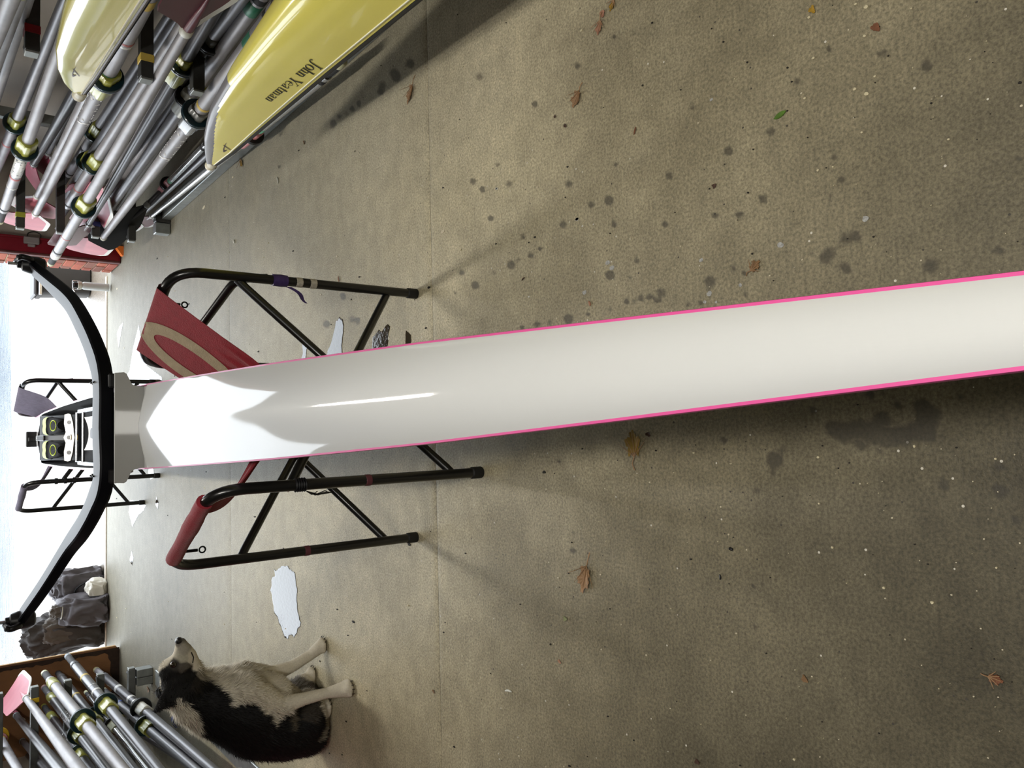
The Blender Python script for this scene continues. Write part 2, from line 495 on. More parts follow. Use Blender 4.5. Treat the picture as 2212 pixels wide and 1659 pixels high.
wall('wall_front_top', (DXL - 0.02, YF, 2.5), (DXR + 0.14, YO, CEIL))
wall('wall_front_right', (DXR + 0.14, YF, 0), (XR, YF + 0.06, CEIL))

# ---- brick pier at the right of the doorway: every brick its own piece
M_MORTAR = mat('pale_mortar', (190, 170, 140), 0.9, vary=0.1, scale=60, bump=0.2)
BR = [mat('red_brick', (150, 78, 62), 0.85, vary=0.18, scale=40, bump=0.25, bscale=120), mat('orange_brick', (165, 88, 66), 0.85, vary=0.18, scale=40, bump=0.25, bscale=120), mat('brown_brick', (128, 82, 68), 0.85, vary=0.2, scale=40, bump=0.25, bscale=120)]
mb = MB(); mb.box(((DXR + XR) / 2 + 0.006, (YF + 0.06 + YO) / 2, 1.495), (XR - DXR - 0.012, YO - YF - 0.06, 2.99))
pier = tag(mb.build('wall_front_pier', M_MORTAR, smooth=0), kind='structure')
course = 0.077
_bm = {}
for k in range(38):
    z = course * k + 0.008 + 0.033
    cuts = [(YF + 0.003, YF + 0.245), (YF + 0.256, YO - 0.001)] if k % 2 == 0 else [(YF + 0.003, YF + 0.125), (YF + 0.136, YO - 0.001)]
    for (a, b_) in cuts:
        key = (round(b_ - a, 3), (k * 7 + int(a * 50)) % 3)
        if key not in _bm:
            m0 = MB(); m0.bbox((0, 0, 0), (0.11, b_ - a, 0.066), 0.004)
            t = m0.build('brick', BR[key[1]], pier, smooth=30); _bm[key] = t.data; o = t
        else:
            o = bpy.data.objects.new('brick', _bm[key]); coll.objects.link(o); o.parent = pier
        o.location = (DXR + 0.055 + random.uniform(-0.003, 0.003), (a + b_) / 2, z)

# ---- red door frame
M_RED = mat('dark_red_gloss_paint', (112, 14, 30), 0.32, vary=0.12, scale=10, bump=0.06, bscale=90)
M_REDK = mat('old_brown_red_edge', (88, 44, 42), 0.6, vary=0.3, scale=30)
mb = MB(); mb.bbox((DXR + 0.07, YF - 0.03, 1.49), (0.125, 0.05, 2.98), 0.006)
frame = tag(mb.build('trim_1', M_RED, smooth=30), kind='structure')
mb = MB(); mb.bbox((DXR + 0.013, YF - 0.032, 1.49), (0.018, 0.062, 2.975), 0.004); mb.build('edge_bead', M_REDK, frame, smooth=30)
mb = MB(); mb.bbox((DXR + 0.135, YF - 0.058, 1.49), (0.016, 0.012, 2.975), 0.003); mb.build('stop_bead', M_RED, frame, smooth=30)
mb = MB(); mb.bbox(((DXL + DXR) / 2, YF - 0.03, 2.5), (DXR - DXL + 0.2, 0.05, 0.1), 0.006)
tag(mb.build('trim_2', M_RED, smooth=30), kind='structure')
# pale strip along the sill
mb = MB(); a, b_ = atz(219, 1250), atz(228, 671)
a[0], b_[0] = DXL + 0.02, DXR - 0.0
mb.bbox((a[0] / 2 + b_[0] / 2, 7.515, 0.002), (b_[0] - a[0], 0.055, 0.012), 0.003)
tag(mb.build('trim_3', mat('white_sill_strip', (215, 205, 190), 0.7, vary=0.15, scale=50), smooth=30), kind='structure')

# ---- outside: forecourt, river, far bank
M_FORE = mat('forecourt_concrete', (118, 108, 96), 0.42, vary=0.28, scale=55, bump=0.25, bscale=70, stretch=(1, 0.5, 1))
mb = MB()
mb.poly([(-14, 7.5, -0.6), (14, 7.5, -0.6), (14, 19.9, -0.6), (2.1, 16.7, -0.6), (-2.7, 15.4, -0.6), (-14, 12.3, -0.6)], 0.598)
tag(mb.build('forecourt', M_FORE, smooth=0), kind='structure')
def water_mat(name, col, bump, sc, stretch, rough=0.03):
    m = mat(name, col, rough, bump=bump, scale=sc, stretch=stretch, ior=1.33)
    return m
mb = MB(); mb.poly([(-120, 8, -0.62), (120, 8, -0.62), (120, 120, -0.62), (-120, 120, -0.62)], 0.22)
tag(mb.build('river', mat('river_water', (84, 92, 112), 0.12, bump=1.0, scale=5.0, stretch=(0.22, 2.2, 1), ior=1.33), smooth=0), kind='structure')
M_BANK = mat('far_bank_foliage', (58, 66, 48), 0.9, vary=0.4, scale=0.6)
mb = MB(); G = []
for i in range(61):
    x = -110 + i * 220 / 60
    row = []
    for j in range(7):
        t = j / 6
        hgt = (5.0 + 2.2 * mnoise.noise((x * 0.11, 0, 3))) * math.sin(math.pi * min(1, t * 1.0) * 0.5)
        row.append((x, 46 + 10 * t + 1.5 * mnoise.noise((x * 0.3, t * 4, 1)), -0.6 + hgt + 0.8 * mnoise.noise((x * 0.5, t * 3, 7)) * t))
    G.append(row)
mb.grid(G); tag(mb.build('far_bank', M_BANK), kind='structure')

# ---- strip lamps under the ceiling (above the picture; they light it)
M_LAMPBODY = mat('white_lamp_housing', (225, 225, 220), 0.5)
for i, (x, y) in enumerate(LAMP_SPOTS):
    t = thing('strip_lamp', ['ceiling strip lamp over the trestles near the doorway', 'ceiling strip lamp above the bow of the white boat', 'ceiling strip lamp at the back of the room'][i], 'lamp', (x, y, LAMP_Z), 'ceiling strip lamps')
    mb = MB(); mb.bbox((x, y, LAMP_Z - 0.03), (LAMP_WIDE[i], 1.56, 0.06), 0.008); mb.build('housing', M_LAMPBODY, t)
    for dy in (-0.6, 0.6):
        mb = MB(); mb.tube([(x, y + dy, LAMP_Z - 0.005), (x, y + dy, CEIL)], 0.006, 8); mb.build('hanger', M_LAMPBODY, t)
    mb = MB()
    for sx in (-1, 1): mb.bbox((x + sx * (LAMP_WIDE[i] / 2 - 0.015), y, LAMP_Z - 0.085), (0.008, 1.54, 0.05), 0.002)
    mb.build('reflector', M_LAMPBODY, t)

# ================================================================== OARS
M_SIL = mat('grey_carbon_shaft', (150, 148, 151), 0.46, metal=0.3, vary=0.2, scale=28, stretch=(1, 0.25, 1))
M_DRK = mat('dark_carbon_shaft', (74, 73, 76), 0.34, metal=0.35, vary=0.22, scale=24, stretch=(1, 0.25, 1))
M_BRT = mat('bright_polished_shaft', (178, 180, 182), 0.2, metal=0.8, vary=0.08, scale=20)
M_LIME = mat('lime_sleeve', (166, 168, 72), 0.35, coat=0.3, vary=0.08, scale=20)
M_TEAL = mat('dark_teal_collar', (10, 42, 52), 0.3, coat=0.3)
M_BLK = mat('black_plastic', (16, 16, 18), 0.4)
M_GRIP = mat('black_rubber_grip', (44, 44, 46), 0.75, vary=0.15, scale=60, bump=0.2)
M_CREAM = mat('cream_grip_end', (205, 206, 170), 0.5)
M_PALEG = mat('grey_blue_grip_end', (150, 160, 168), 0.55)
M_ROSE = mat('faded_rose_grip_end', (132, 100, 100), 0.6)
M_PINK = mat('faded_pink_blade', (206, 122, 136), 0.45, coat=0.08, vary=0.10, scale=9)
M_MAG = mat('faded_magenta_blade', (158, 74, 96), 0.45, coat=0.08, vary=0.10, scale=9)
M_BURG = mat('burgundy_blade', (86, 14, 32), 0.42, coat=0.1, vary=0.08, scale=8)
M_BLKB = mat('black_blade', (10, 11, 14), 0.5, coat=0.05)
M_WHT = mat('white_gloss', (226, 226, 222), 0.35, coat=0.2)
M_OFFW = mat('off_white_plastic', (200, 200, 190), 0.45)
M_PKSL = mat('dusty_pink_sleeve', (190, 124, 130), 0.4)
M_YEL = mat('yellow_tape', (206, 178, 84), 0.5)
M_YELR = mat('yellow_collar', (214, 176, 40), 0.4)
M_GRN = mat('green_tape', (44, 112, 84), 0.45)
M_MINT = mat('mint_tape', (118, 190, 160), 0.5)
M_BLUE = mat('blue_tape', (52, 74, 140), 0.5)
M_REDT = mat('red_tape', (176, 92, 88), 0.5)
M_GREYSL = mat('smoke_grey_sleeve', (112, 114, 114), 0.25, coat=0.4)

def blade_mesh(org, d, w, nrm, L, wide, side, t=0.006, curve=0.10):
    """spoon plate: outline split into body and tip band"""
    up = [(0, .09), (.05, .13), (.28, .58), (.34, .61), (.90, .62), (.96, .57), (1, .46)]
    lo = [(0, .09), (.05, .13), (.32, .40), (.40, .43), (.90, .45), (.96, .40), (1, .30)]
    def ev(tab, a):
        for (a0, b0), (a1, b1) in zip(tab, tab[1:]):
            if a <= a1: return b0 + (b1 - b0) * (a - a0) / (a1 - a0)
        return tab[-1][1]
    def sheet(f0, f1, n, m_):
        """part of the plate between two fractions of its width, f = 0 at the lower edge"""
        G1, G2 = [], []
        for i in range(n):
            a = 0.02 + 0.98 * i / (n - 1)
            bu, bl = ev(up, a) * wide, -ev(lo, a) * wide
            ba = bl + f0 * wide if f0 > 0 else bl
            ba = min(ba, bu - 0.002) if f0 > 0 else bl
            bb = min(bl + f1 * wide, bu - 0.002) if f1 < 1 else bu
            r1, r2 = [], []
            for j in range(m_):
                b = ba + (bb - ba) * j / (m_ - 1)
                c = b / wide
                off = curve * L * (a * a * 0.55) + 0.35 * wide * c * c * 0.35
                p = org + d * (a * L) + w * (b * side) + nrm * off
                r1.append(p + nrm * t * 0.5); r2.append(p - nrm * t * 0.5)
            G1.append(r1); G2.append(r2)
        return G1, G2
    def close(mb, G1, G2):
        n = len(G1)
        mb.grid(G1); mb.grid(G2, flip=True)
        m_ = len(G1[0])
        for j in (0, m_ - 1):
            mb.grid([[G1[i][j], G2[i][j]] for i in range(n)], flip=(j == 0))
        for i in (0, n - 1):
            mb.grid([[G1[i][j], G2[i][j]] for j in range(m_)], flip=(i != 0))
    return sheet, close

def oar(label, A, B, z, blade='far', tip=None, col=None, fer=None, zB=None, shaft=None, sleeve=None, collar=None, grip=None, end=None,
        bands=(), group=None, roll=0.0, thin=False, bl=None, tipband=True, words=None, k=1.0, sl=1.0, side=1, endsleeve=None, name='oar', outl=None):
    zB = z if zB is None else zB
    a, b = atz(*A, z), atz(*B, zB)
    d = unit(b - a)
    if (d[1] > 0) != (blade == 'far'): d = -d                 # d runs from handle to blade
    def on(p):                                               # distance along the shaft of a seen pixel
        if p is None: return None
        r0 = unit(ray(*p)); n = np.cross(np.cross(d, r0), r0)
        return float(((EYE - a) @ n) / (d @ n))
    sc_, sf, st = on(col), on(fer), on(tip)
    IN, OUT, BL, WD = (0.95, 1.50, 0.44, 0.18) if thin else (1.25, 2.12, 0.56, 0.25)
    if outl: OUT = outl
    if sc_ is None: sc_ = (sf - OUT) if sf is not None else (st + IN if st is not None else 0.0)
    if sf is None: sf = sc_ + OUT
    if st is None: st = sc_ - IN
    P = lambda s: a + d * s
    R0, R1 = ((0.0200, 0.0135) if thin else (0.0285, 0.0190)); R0 *= k; R1 *= k
    rad = lambda s: R0 * 0.96 + (R1 - R0) * max(0, min(1, (s - sc_) / (sf - sc_))) ** 1.3
    shaft = shaft or M_SIL
    t = thing(name, label, 'oar', P((st + sf) / 2), group)
    gl = 0.16 if thin else 0.34
    mb = MB(); ss = np.linspace(st + gl * 0.9, sf, 9)
    mb.tube([P(s) for s in ss], [rad(s) for s in ss], 14); mb.build('shaft', shaft, t, smooth=50)
    rg = R0 * 0.74
    mb = MB(); mb.lathe(P(st + 0.045), d, [(0, rg * 0.98), (0.01, rg), (gl - 0.07, rg), (gl - 0.05, rg * 0.92), (gl - 0.03, R0 * 0.98), (gl, R0 * 1.0)], 14)
    mb.build('grip', grip or M_GRIP, t, smooth=50)
    mb = MB(); mb.lathe(P(st), d, [(0, rg * 0.85), (0.004, rg * 1.02), (0.05, rg * 1.03), (0.055, rg * 0.9)], 14); mb.build('grip_end', end or M_CREAM, t, smooth=40)
    if endsleeve:
        mb = MB(); mb.lathe(P(st + gl + 0.03), d, [(0, R0 * 0.9), (0.012, R0 * 1.12), (0.17, R0 * 1.14), (0.18, R0 * 0.95)], 14); mb.build('adjuster_sleeve', endsleeve, t, smooth=40)
    rs = R0 * 1.42 * sl
    mb = MB(); mb.lathe(P(sc_ - 0.07), d, [(0, R0 * 0.97), (0.004, rs * 0.9), (0.012, rs), (0.20, rs), (0.212, rs * 0.93), (0.216, R0 * 0.97)], 36, ribs=(4, 0.16))
    mb.build('sleeve', sleeve or M_LIME, t, smooth=30)
    rc = R0 * 2.1 if not thin else R0 * 2.25
    mb = MB(); mb.lathe(P(sc_ - 0.022), d, [(0, rs * 0.9), (0.0, rc * 0.96), (0.004, rc), (0.011, rc), (0.013, rc * 0.93), (0.016, rc * 0.93), (0.018, rc), (0.026, rc), (0.03, rc * 0.95), (0.03, rs * 0.9)], 28)
    mb.build('collar', collar or M_TEAL, t, smooth=40)
    mb = MB(); mb.lathe(P(sf - 0.035), d, [(0, R1 * 1.0), (0.003, R1 * 1.12), (0.034, R1 * 1.12), (0.038, R1 * 0.98)], 14); mb.build('ferrule', M_OFFW if shaft is not M_DRK else M_GREYSL, t, smooth=40)
    for (s0, s1, m) in bands:          # tapes measured from the collar (negative towards the handle)
        s0 += sc_; s1 += sc_
        mb = MB(); r_ = rad((s0 + s1) / 2) * 1.03
        mb.lathe(P(s0), d, [(0, r_ * 0.97), (0.001, r_), (s1 - s0 - 0.001, r_), (s1 - s0, r_ * 0.97)], 14); mb.build('tape_band', m, t, smooth=40)
    # blade
    bm, tm = (bl or M_PINK), M_WHT
    w0, n0 = perp(d)
    w = math.cos(roll) * w0 + math.sin(roll) * n0
    nrm = np.cross(d, w)
    sheet, close = blade_mesh(P(sf), d, w, nrm, BL, WD, side)
    mb = MB(); g1, g2 = sheet(0.10, 1, 16, 7); close(mb, g1, g2)
    bo = mb.build('blade', bm, t, smooth=40)
    mb = MB(); g1, g2 = sheet(0, 0.10, 16, 2); close(mb, g1, g2); mb.build('blade_edge', tm if tipband else bm, bo, smooth=40)
    mb = MB(); mb.tube([P(sf - 0.01), P(sf + 0.06) + nrm * 0.004, P(sf + 0.16) + nrm * 0.010, P(sf + 0.26) + nrm * 0.012], [R1 * 0.98, R1 * 0.9, R1 * 0.5, 0.003], 10); mb.build('blade_rib', bm, bo, smooth=50)
    if words:
        s0, txt, size, wm = words
        to_eye = unit((EYE - P(sc_ + s0)) - d * ((EYE - P(sc_ + s0)) @ d)); sideways = np.cross(d, to_eye)
        dirn = -1.0
        def place(x, y):
            s = sc_ + s0 + dirn * x; r_ = rad(s) * 1.055; th = -dirn * y / r_
            return P(s) + r_ * (math.cos(th) * to_eye + math.sin(th) * sideways)
        text_mesh(txt, size, t, 'lettering', wm, place)
    return t

M_LET = mat('white_lettering', (225, 225, 225), 0.5)
M_LETG = mat('dark_lettering', (40, 40, 46), 0.5)
GR, GL = 'oars stacked in the right rack', 'oars stacked in the left rack'
# ---- right rack, from the top shelf down
oar('grey shaft highest on the right rack, cut by the photo corner', (20, 0), (2, 50), 1.12, 'far', fer=(-75, 260), outl=3.6, group=GR, k=0.95)
oar('second grey shaft from the top of the right rack', (35, 0), (2, 100), 1.085, 'far', fer=(-75, 330), outl=3.6, group=GR, k=0.95)
oar('thick grey shaft third from the top of the right rack', (51, 0), (1, 170), 1.045, 'far', fer=(-60, 380), outl=3.6, group=GR, k=1.05)
oar('grey oar with white label and lime sleeve pointing its cream grip at the door frame', (54, 322), (119, 135), 0.90, 'near', tip=(3, 480), col=(54, 322), group=GR, k=1.0, shaft=M_SIL, sl=1.1,
    bands=((-0.42, -0.10, M_WHT), (-0.48, -0.45, M_REDT), (-0.66, -0.64, M_WHT)), words=(-0.26, 'SKINNY', 0.075, M_LETG))
oar('grey oar with half hidden lime sleeve, just above the labelled one', (33, 266), (103, 92), 0.90, 'near', col=(33, 266), tip=(-12, 400), group=GR, bands=((-0.5, -0.47, M_REDT),), end=M_WHT)
oar('dark shaft running to a magenta blade turned on edge, upper right rack', (73, 355), (156, 213), 0.76, 'far', fer=(73, 355), group=GR, shaft=M_DRK, bl=M_MAG, roll=1.0, tipband=False, k=1.05)
oar('grey shaft behind, ending at a magenta blade near the upright', (103, 331), (129, 281), 0.70, 'far', fer=(103, 331), group=GR, shaft=M_SIL, bl=M_MAG, roll=0.7, k=0.95)
oar('grey shaft with pink blade tucked behind the front pink blade, upper shelf', (80, 425), (190, 207), 0.735, 'far', fer=(80, 425), group=GR, roll=0.25, side=-1)
oar('grey oar under the small yellow bow with white lettering and pink blade', (77, 462), (230, 165), 0.73, 'far', fer=(77, 462), col=(230, 168), group=GR, roll=0.12, k=1.08, sl=1.08,
    bands=((-0.075, -0.068, M_GRN), (-0.36, -0.345, M_WHT), (-0.385, -0.37, M_REDT), (-0.72, -0.66, M_YEL)), words=(0.34, 'SKINNY', 0.10, M_LET))
oar('grey oar with small lime sleeve and white square, middle of right rack', (206, 286), (261, 200), 0.56, 'near', col=(206, 286), group=GR, k=0.92, bands=((-0.5, -0.3, M_DRK),))
oar('grey oar with dark teal collar half hidden by its neighbour, right rack', (190, 350), (284, 200), 0.56, 'near', col=(190, 350), group=GR, k=0.98, bands=((-0.56, -0.54, M_REDT),))
oar('grey oar with lime sleeve facing out, between two others on the right rack', (204, 354), (302, 200), 0.56, 'near', col=(204, 354), group=GR, k=1.02, bands=((-0.52, -0.50, M_REDT),))
oar('grey oar whose handle reaches past the rack to the brick pier', (181, 447), (406, 61), 0.60, 'near', tip=(106, 568), col=(181, 447), fer=(406, 61), group=GR, k=1.04, bl=M_BURG, roll=0.35, sl=1.05, side=1,
    bands=((-0.62, -0.605, M_REDT), (-1.12, -1.02, M_WHT)), end=M_CREAM)
oar('thin dark grey oar shaft behind the long protruding oar', (230, 413), (353, 200), 0.47, 'far', fer=(230, 413), group=GR, roll=0.9, bl=M_PINK, k=0.9)
oar('grey shaft deep in the lower right stack with magenta blade', (240, 427), (390, 200), 0.36, 'far', fer=(240, 427), group=GR, roll=0.8, bl=M_MAG, k=0.95)
oar('second of three grey shafts side by side on the low right shelf', (226, 463), (412, 211), 0.36, 'far', fer=(226, 463), group=GR, roll=0.35, k=0.98, bl=M_MAG)
oar('third of the grey shafts on the low right shelf with clear sleeve', (235, 476), (405, 215), 0.345, 'far', fer=(235, 476), col=(416, 200), group=GR, roll=0.5, k=0.98, sleeve=M_OFFW, collar=M_BLK, bl=M_MAG)
oar('grey oar beside the large yellow bow with black collar and pale pink blade', (222, 514), (425, 248), 0.385, 'far', fer=(222, 514), col=(425, 248), group=GR, roll=0.10, k=1.06, sleeve=M_GREYSL, collar=M_TEAL,
    bands=((-0.74, -0.66, M_GRN), (-0.12, -0.10, M_YEL)), words=(0.35, 'SKINNY', 0.10, M_LET))
oar('grey oar with green tape lying inside the black collared one, by the yellow bow', (416, 200), (531, 38), 0.40, 'far', col=(408, 212), group=GR, bands=((-0.85, -0.78, M_GRN),), sleeve=M_OFFW, collar=M_BLK, k=0.98)
oar('oar with olive rimmed black collar at the burgundy blade', (452, 92), (416, 140), 0.44, 'far', col=(452, 92), group=GR, sleeve=M_GREYSL, collar=M_BLK, k=0.85, sl=0.9)
oar('thin bright scull with mint band and dusty pink sleeve, lowest right shelf', (304, 458), (436, 322), 0.12, 'far', fer=(300, 462), col=(360, 397), group=GR, thin=True, shaft=M_BRT, sleeve=M_PKSL, collar=M_BLK, bl=M_BURG,
    bands=((-0.115, -0.075, M_MINT),), roll=0.3, k=1.0, name='scull')
oar('bright scull lying outermost on the floor rail under the large yellow bow', (327, 468), (546, 291), 0.115, 'far', fer=(327, 468), col=(546, 291), group=GR, thin=True, shaft=M_BRT, sleeve=M_PKSL, collar=M_BLK, bl=M_BURG,
    bands=((-0.13, -0.09, M_MINT),), roll=0.1, k=1.05, name='scull')
oar('scull with glossy black blade lying on the right rack foot', (262, 496), (352, 410), 0.30, 'far', zB=0.12, fer=(316, 446), outl=2.4, group=GR, thin=True, shaft=M_DRK, bl=M_BLKB, tipband=False, roll=0.0, k=1.3, name='scull')
oar('low oar whose pink white edged blade shows beyond the black blade', (268, 500), (360, 415), 0.16, 'far', fer=(296, 474), outl=2.4, group=GR, shaft=M_DRK, bl=M_PINK, roll=0.15, thin=True, k=1.0, name='scull')
oar('oar with white rimmed burgundy blade behind the blue taped shelf arm', (200, 470), (300, 300), 0.50, 'far', fer=(192, 486), group=GR, shaft=M_DRK, bl=M_BURG, roll=-0.2, k=0.9)

# ---- left rack
oar('long grey oar with blue grey grip end, front of the left rack by the dog', (150, 1422), (336, 1654), 0.415, 'near', tip=(144, 1419), col=(229, 1521), group=GL, k=1.04, shaft=M_DRK, end=M_PALEG, sl=1.05,
    bands=((-0.72, -0.68, M_YEL), (-0.30, -0.27, M_WHT), (-0.42, -0.40, M_GREYSL)))
oar('dark oar with short blue grey grip end passing behind a shelf arm, left rack', (120, 1447), (286, 1659), 0.43, 'near', tip=(120, 1446), col=(206, 1544), group=GL, k=0.98, shaft=M_DRK, end=M_PALEG, bands=((-0.62, -0.58, M_YEL),))
oar('grey oar with cream grip end and pale green handle sleeve, left rack', (97, 1455), (262, 1659), 0.585, 'near', tip=(96, 1454), col=(176, 1560), group=GL, k=1.05, shaft=M_SIL, end=M_CREAM, endsleeve=M_LIME, bands=((-0.06, -0.055, M_GRN),))
oar('dark oar with rose coloured grip end, left rack', (95, 1485), (227, 1659), 0.54, 'near', tip=(95, 1485), col=(162, 1590), group=GL, shaft=M_DRK, end=M_ROSE, endsleeve=M_LIME, k=1.0, words=(-0.42, 'SKINNY', 0.07, M_LET))
oar('dark oar with olive grip end and blue ring, left rack', (95, 1526), (182, 1644), 0.53, 'near', tip=(95, 1525), col=(170, 1630), group=GL, shaft=M_DRK, end=M_LIME, endsleeve=M_LIME, k=0.95, words=(-0.42, 'SKINNY', 0.065, M_LET))
oar('pale grey shaft with white ferrule below the upright pink blade, left rack', (57, 1508), (168, 1659), 0.72, 'far', fer=(57, 1508), outl=2.9, group=GL, bl=M_PINK, roll=-1.0, k=1.15, side=1)
oar('dark shaft running to a bow tied magenta blade, top of left rack', (35, 1545), (128, 1659), 0.72, 'far', fer=(35, 1545), outl=2.9, group=GL, shaft=M_DRK, bl=M_MAG, roll=0.9, k=1.1)
oar('dark shaft with white ring end behind the others, left rack', (48, 1600), (100, 1659), 0.66, 'far', fer=(48, 1600), outl=2.6, group=GL, shaft=M_DRK, bl=M_MAG, roll=1.2, k=1.05)
oar('dark shaft lowest of the upper left bundle, at the photo edge', (60, 1630), (85, 1659), 0.62, 'far', fer=(50, 1618), outl=2.6, group=GL, shaft=M_DRK, bl=M_MAG, roll=1.3, k=1.0)
oar('grey oar with yellow collar and red sleeve in the photo corner, left rack', (5, 1604), (37, 1659), 0.84, 'near', col=(1, 1590), group=GL, sleeve=M_PKSL, collar=M_YELR, bands=((0.15, 0.2, M_YEL),), k=1.0)
oar('thin bright scull with pale sleeve between two thick shafts, left rack', (239, 1563), (315, 1659), 0.30, 'near', col=(240, 1564), group=GL, thin=True, shaft=M_BRT, sleeve=M_CREAM, collar=M_BLK, name='scull', k=0.9)
oar('dark oar with blue end band and blue tape at its lime sleeve, left rack', (260, 1522), (414, 1654), 0.20, 'near', tip=(225, 1490), col=(315, 1567), group=GL, shaft=M_DRK, bands=((-0.74, -0.70, M_BLUE), (-0.11, -0.05, M_BLUE)), sl=1.05, k=1.0)
oar('dark oar with white sleeve and white bands, lowest in left rack beside the dog', (220, 1457), (441, 1646), 0.17, 'near', tip=(207, 1447), col=(305, 1530), group=GL, shaft=M_DRK, sleeve=M_OFFW, collar=M_BLK, grip=M_SIL,
    bands=((-0.70, -0.64, M_WHT), (-0.30, -0.25, M_WHT), (-0.16, -0.14, M_WHT)), k=1.05, sl=1.0)
oar('dark shaft at the floor under the white sleeved oar, left rack', (300, 1580), (420, 1659), 0.10, 'near', col=(250, 1545), group=GL, shaft=M_DRK, k=0.95, sleeve=M_LIME)

# ---- racks
M_ZINC = mat('galvanised_steel', (142, 146, 144), 0.45, metal=0.6, vary=0.15, scale=25)
M_DKST = mat('dark_steel_channel', (62, 62, 60), 0.5, metal=0.4, vary=0.15, scale=25)
M_BOLTK = mat('black_bolt', (12, 12, 12), 0.5)
def rack(label, side, cols, xw, rail, m_arm=None):
    """uprights on the wall with square arms; side -1 = arms reach towards -X"""
    t = thing('oar_rack', label, 'rack', (xw, (cols[0][1] + cols[-1][1]) / 2, 0))
    for (xe, y, zs, zt) in cols:
        mb = MB(); mb.bbox((xw + side * 0.03, y, zt / 2), (0.06, 0.06, zt), 0.004); mb.build('upright', M_ZINC, t)
        for (z, tape) in zs:
            L = abs(xw - xe)
            cx = (xw + xe) / 2
            mb = MB()
            mb.bbox((cx, y, z - 0.022), (L, 0.052, 0.044), 0.003)
            ao = mb.build('arm', m_arm or M_DKST, t)
            mb = MB(); mb.bbox((xe + side * 0.004, y, z - 0.022), (0.008, 0.050, 0.042), 0.002); mb.build('arm_cap', M_ZINC, ao)
            mb = MB(); mb.tube([(xe - side * 0.035, y + 0.026, z - 0.012), (xe - side * 0.035, y + 0.055, z - 0.012)], 0.012, 8); mb.build('bolt', M_BOLTK, ao)
            if tape is not None:
                mb = MB(); mb.bbox((xe - side * 0.075, y, z - 0.022), (0.03, 0.056, 0.048), 0.002); mb.build('tape_band', tape, ao)
    if rail:
        (x0, y0), (x1, y1), wd, hh = rail
        ax = unit(V(x1 - x0, y1 - y0, 0)); ay = V(-ax[1], ax[0], 0)
        mb = MB(); mb.bbox(((x0 + x1) / 2, (y0 + y1) / 2, hh / 2), (math.hypot(x1 - x0, y1 - y0), wd, hh), 0.003, ax=[ax, ay, _Z]); mb.build('floor_rail', M_ZINC, t)
    return t
M_REDTAPE = mat('red_vinyl_tape', (150, 24, 34), 0.4)
rr_ = rack('grey steel wall rack of square arms holding the oars behind the yellow bows', -1,
     [(1.245, 5.30, [(0.865, mat('lime_tape', (150, 152, 50), .5)), (0.66, None), (0.47, M_BLUE), (0.265, None)], 1.25),
      (1.335, 3.05, [(1.03, M_REDTAPE), (0.85, None), (0.665, M_YEL), (0.48, None), (0.29, None)], 1.45)], 1.95,
     ((1.47, 1.6), (1.47, 5.42), 0.10, 0.055))
p = atz(368, 478)
for k in range(2):
    mb = MB(); mb.bbox((1.36 + 0.075 * k, 5.36, 0.048), (0.07, 0.075, 0.09), 0.004); mb.build('foot', M_DKST if k else M_ZINC, rr_)
lr_ = rack('grey steel wall rack of square arms holding the oars behind the dog', 1,
     [(-1.585, 5.86, [(0.905, None), (0.715, M_YELR), (0.53, None), (0.34, None), (0.15, None)], 1.2),
      (-1.585, 3.75, [(0.905, None), (0.715, None), (0.53, None), (0.30, None), (0.11, None)], 1.2)], -2.35,
     ((-1.63, 3.2), (-1.63, 5.7), 0.10, 0.012), mat('grey_steel_channel', (104, 106, 104), 0.5, metal=0.4, vary=0.15, scale=25))
for k in range(2):
    mb = MB(); c = V(-1.675 + 0.055 * k, 5.86, 0.05); mb.bbox(c, (0.052, 0.09, 0.10), 0.003); mb.build('foot', M_ZINC, lr_)

# ================================================================== YELLOW RACING BOATS, keel up at the right
M_YHULL = mat('yellow_gelcoat', (252, 240, 116), 0.22, coat=0.7, vary=0.03, scale=3)
M_GRSTEM = mat('grey_stem_paint', (122, 120, 124), 0.45, coat=0.15, vary=0.08, scale=25)
M_GUN = mat('dark_gunwale_strip', (44, 44, 44), 0.55, vary=0.2, scale=30)
M_PIN = mat('white_pinstripe', (225, 222, 205), 0.4)
M_BALL = mat('cream_rubber_ball', (214, 206, 180), 0.55)
M_INK = mat('black_vinyl_letter', (16, 14, 10), 0.45)
M_EMB = mat('grey_vinyl_emblem', (96, 84, 78), 0.45)
def interp(tab, x):
    return float(np.interp(x, [p[0] for p in tab], [p[1] for p in tab]))

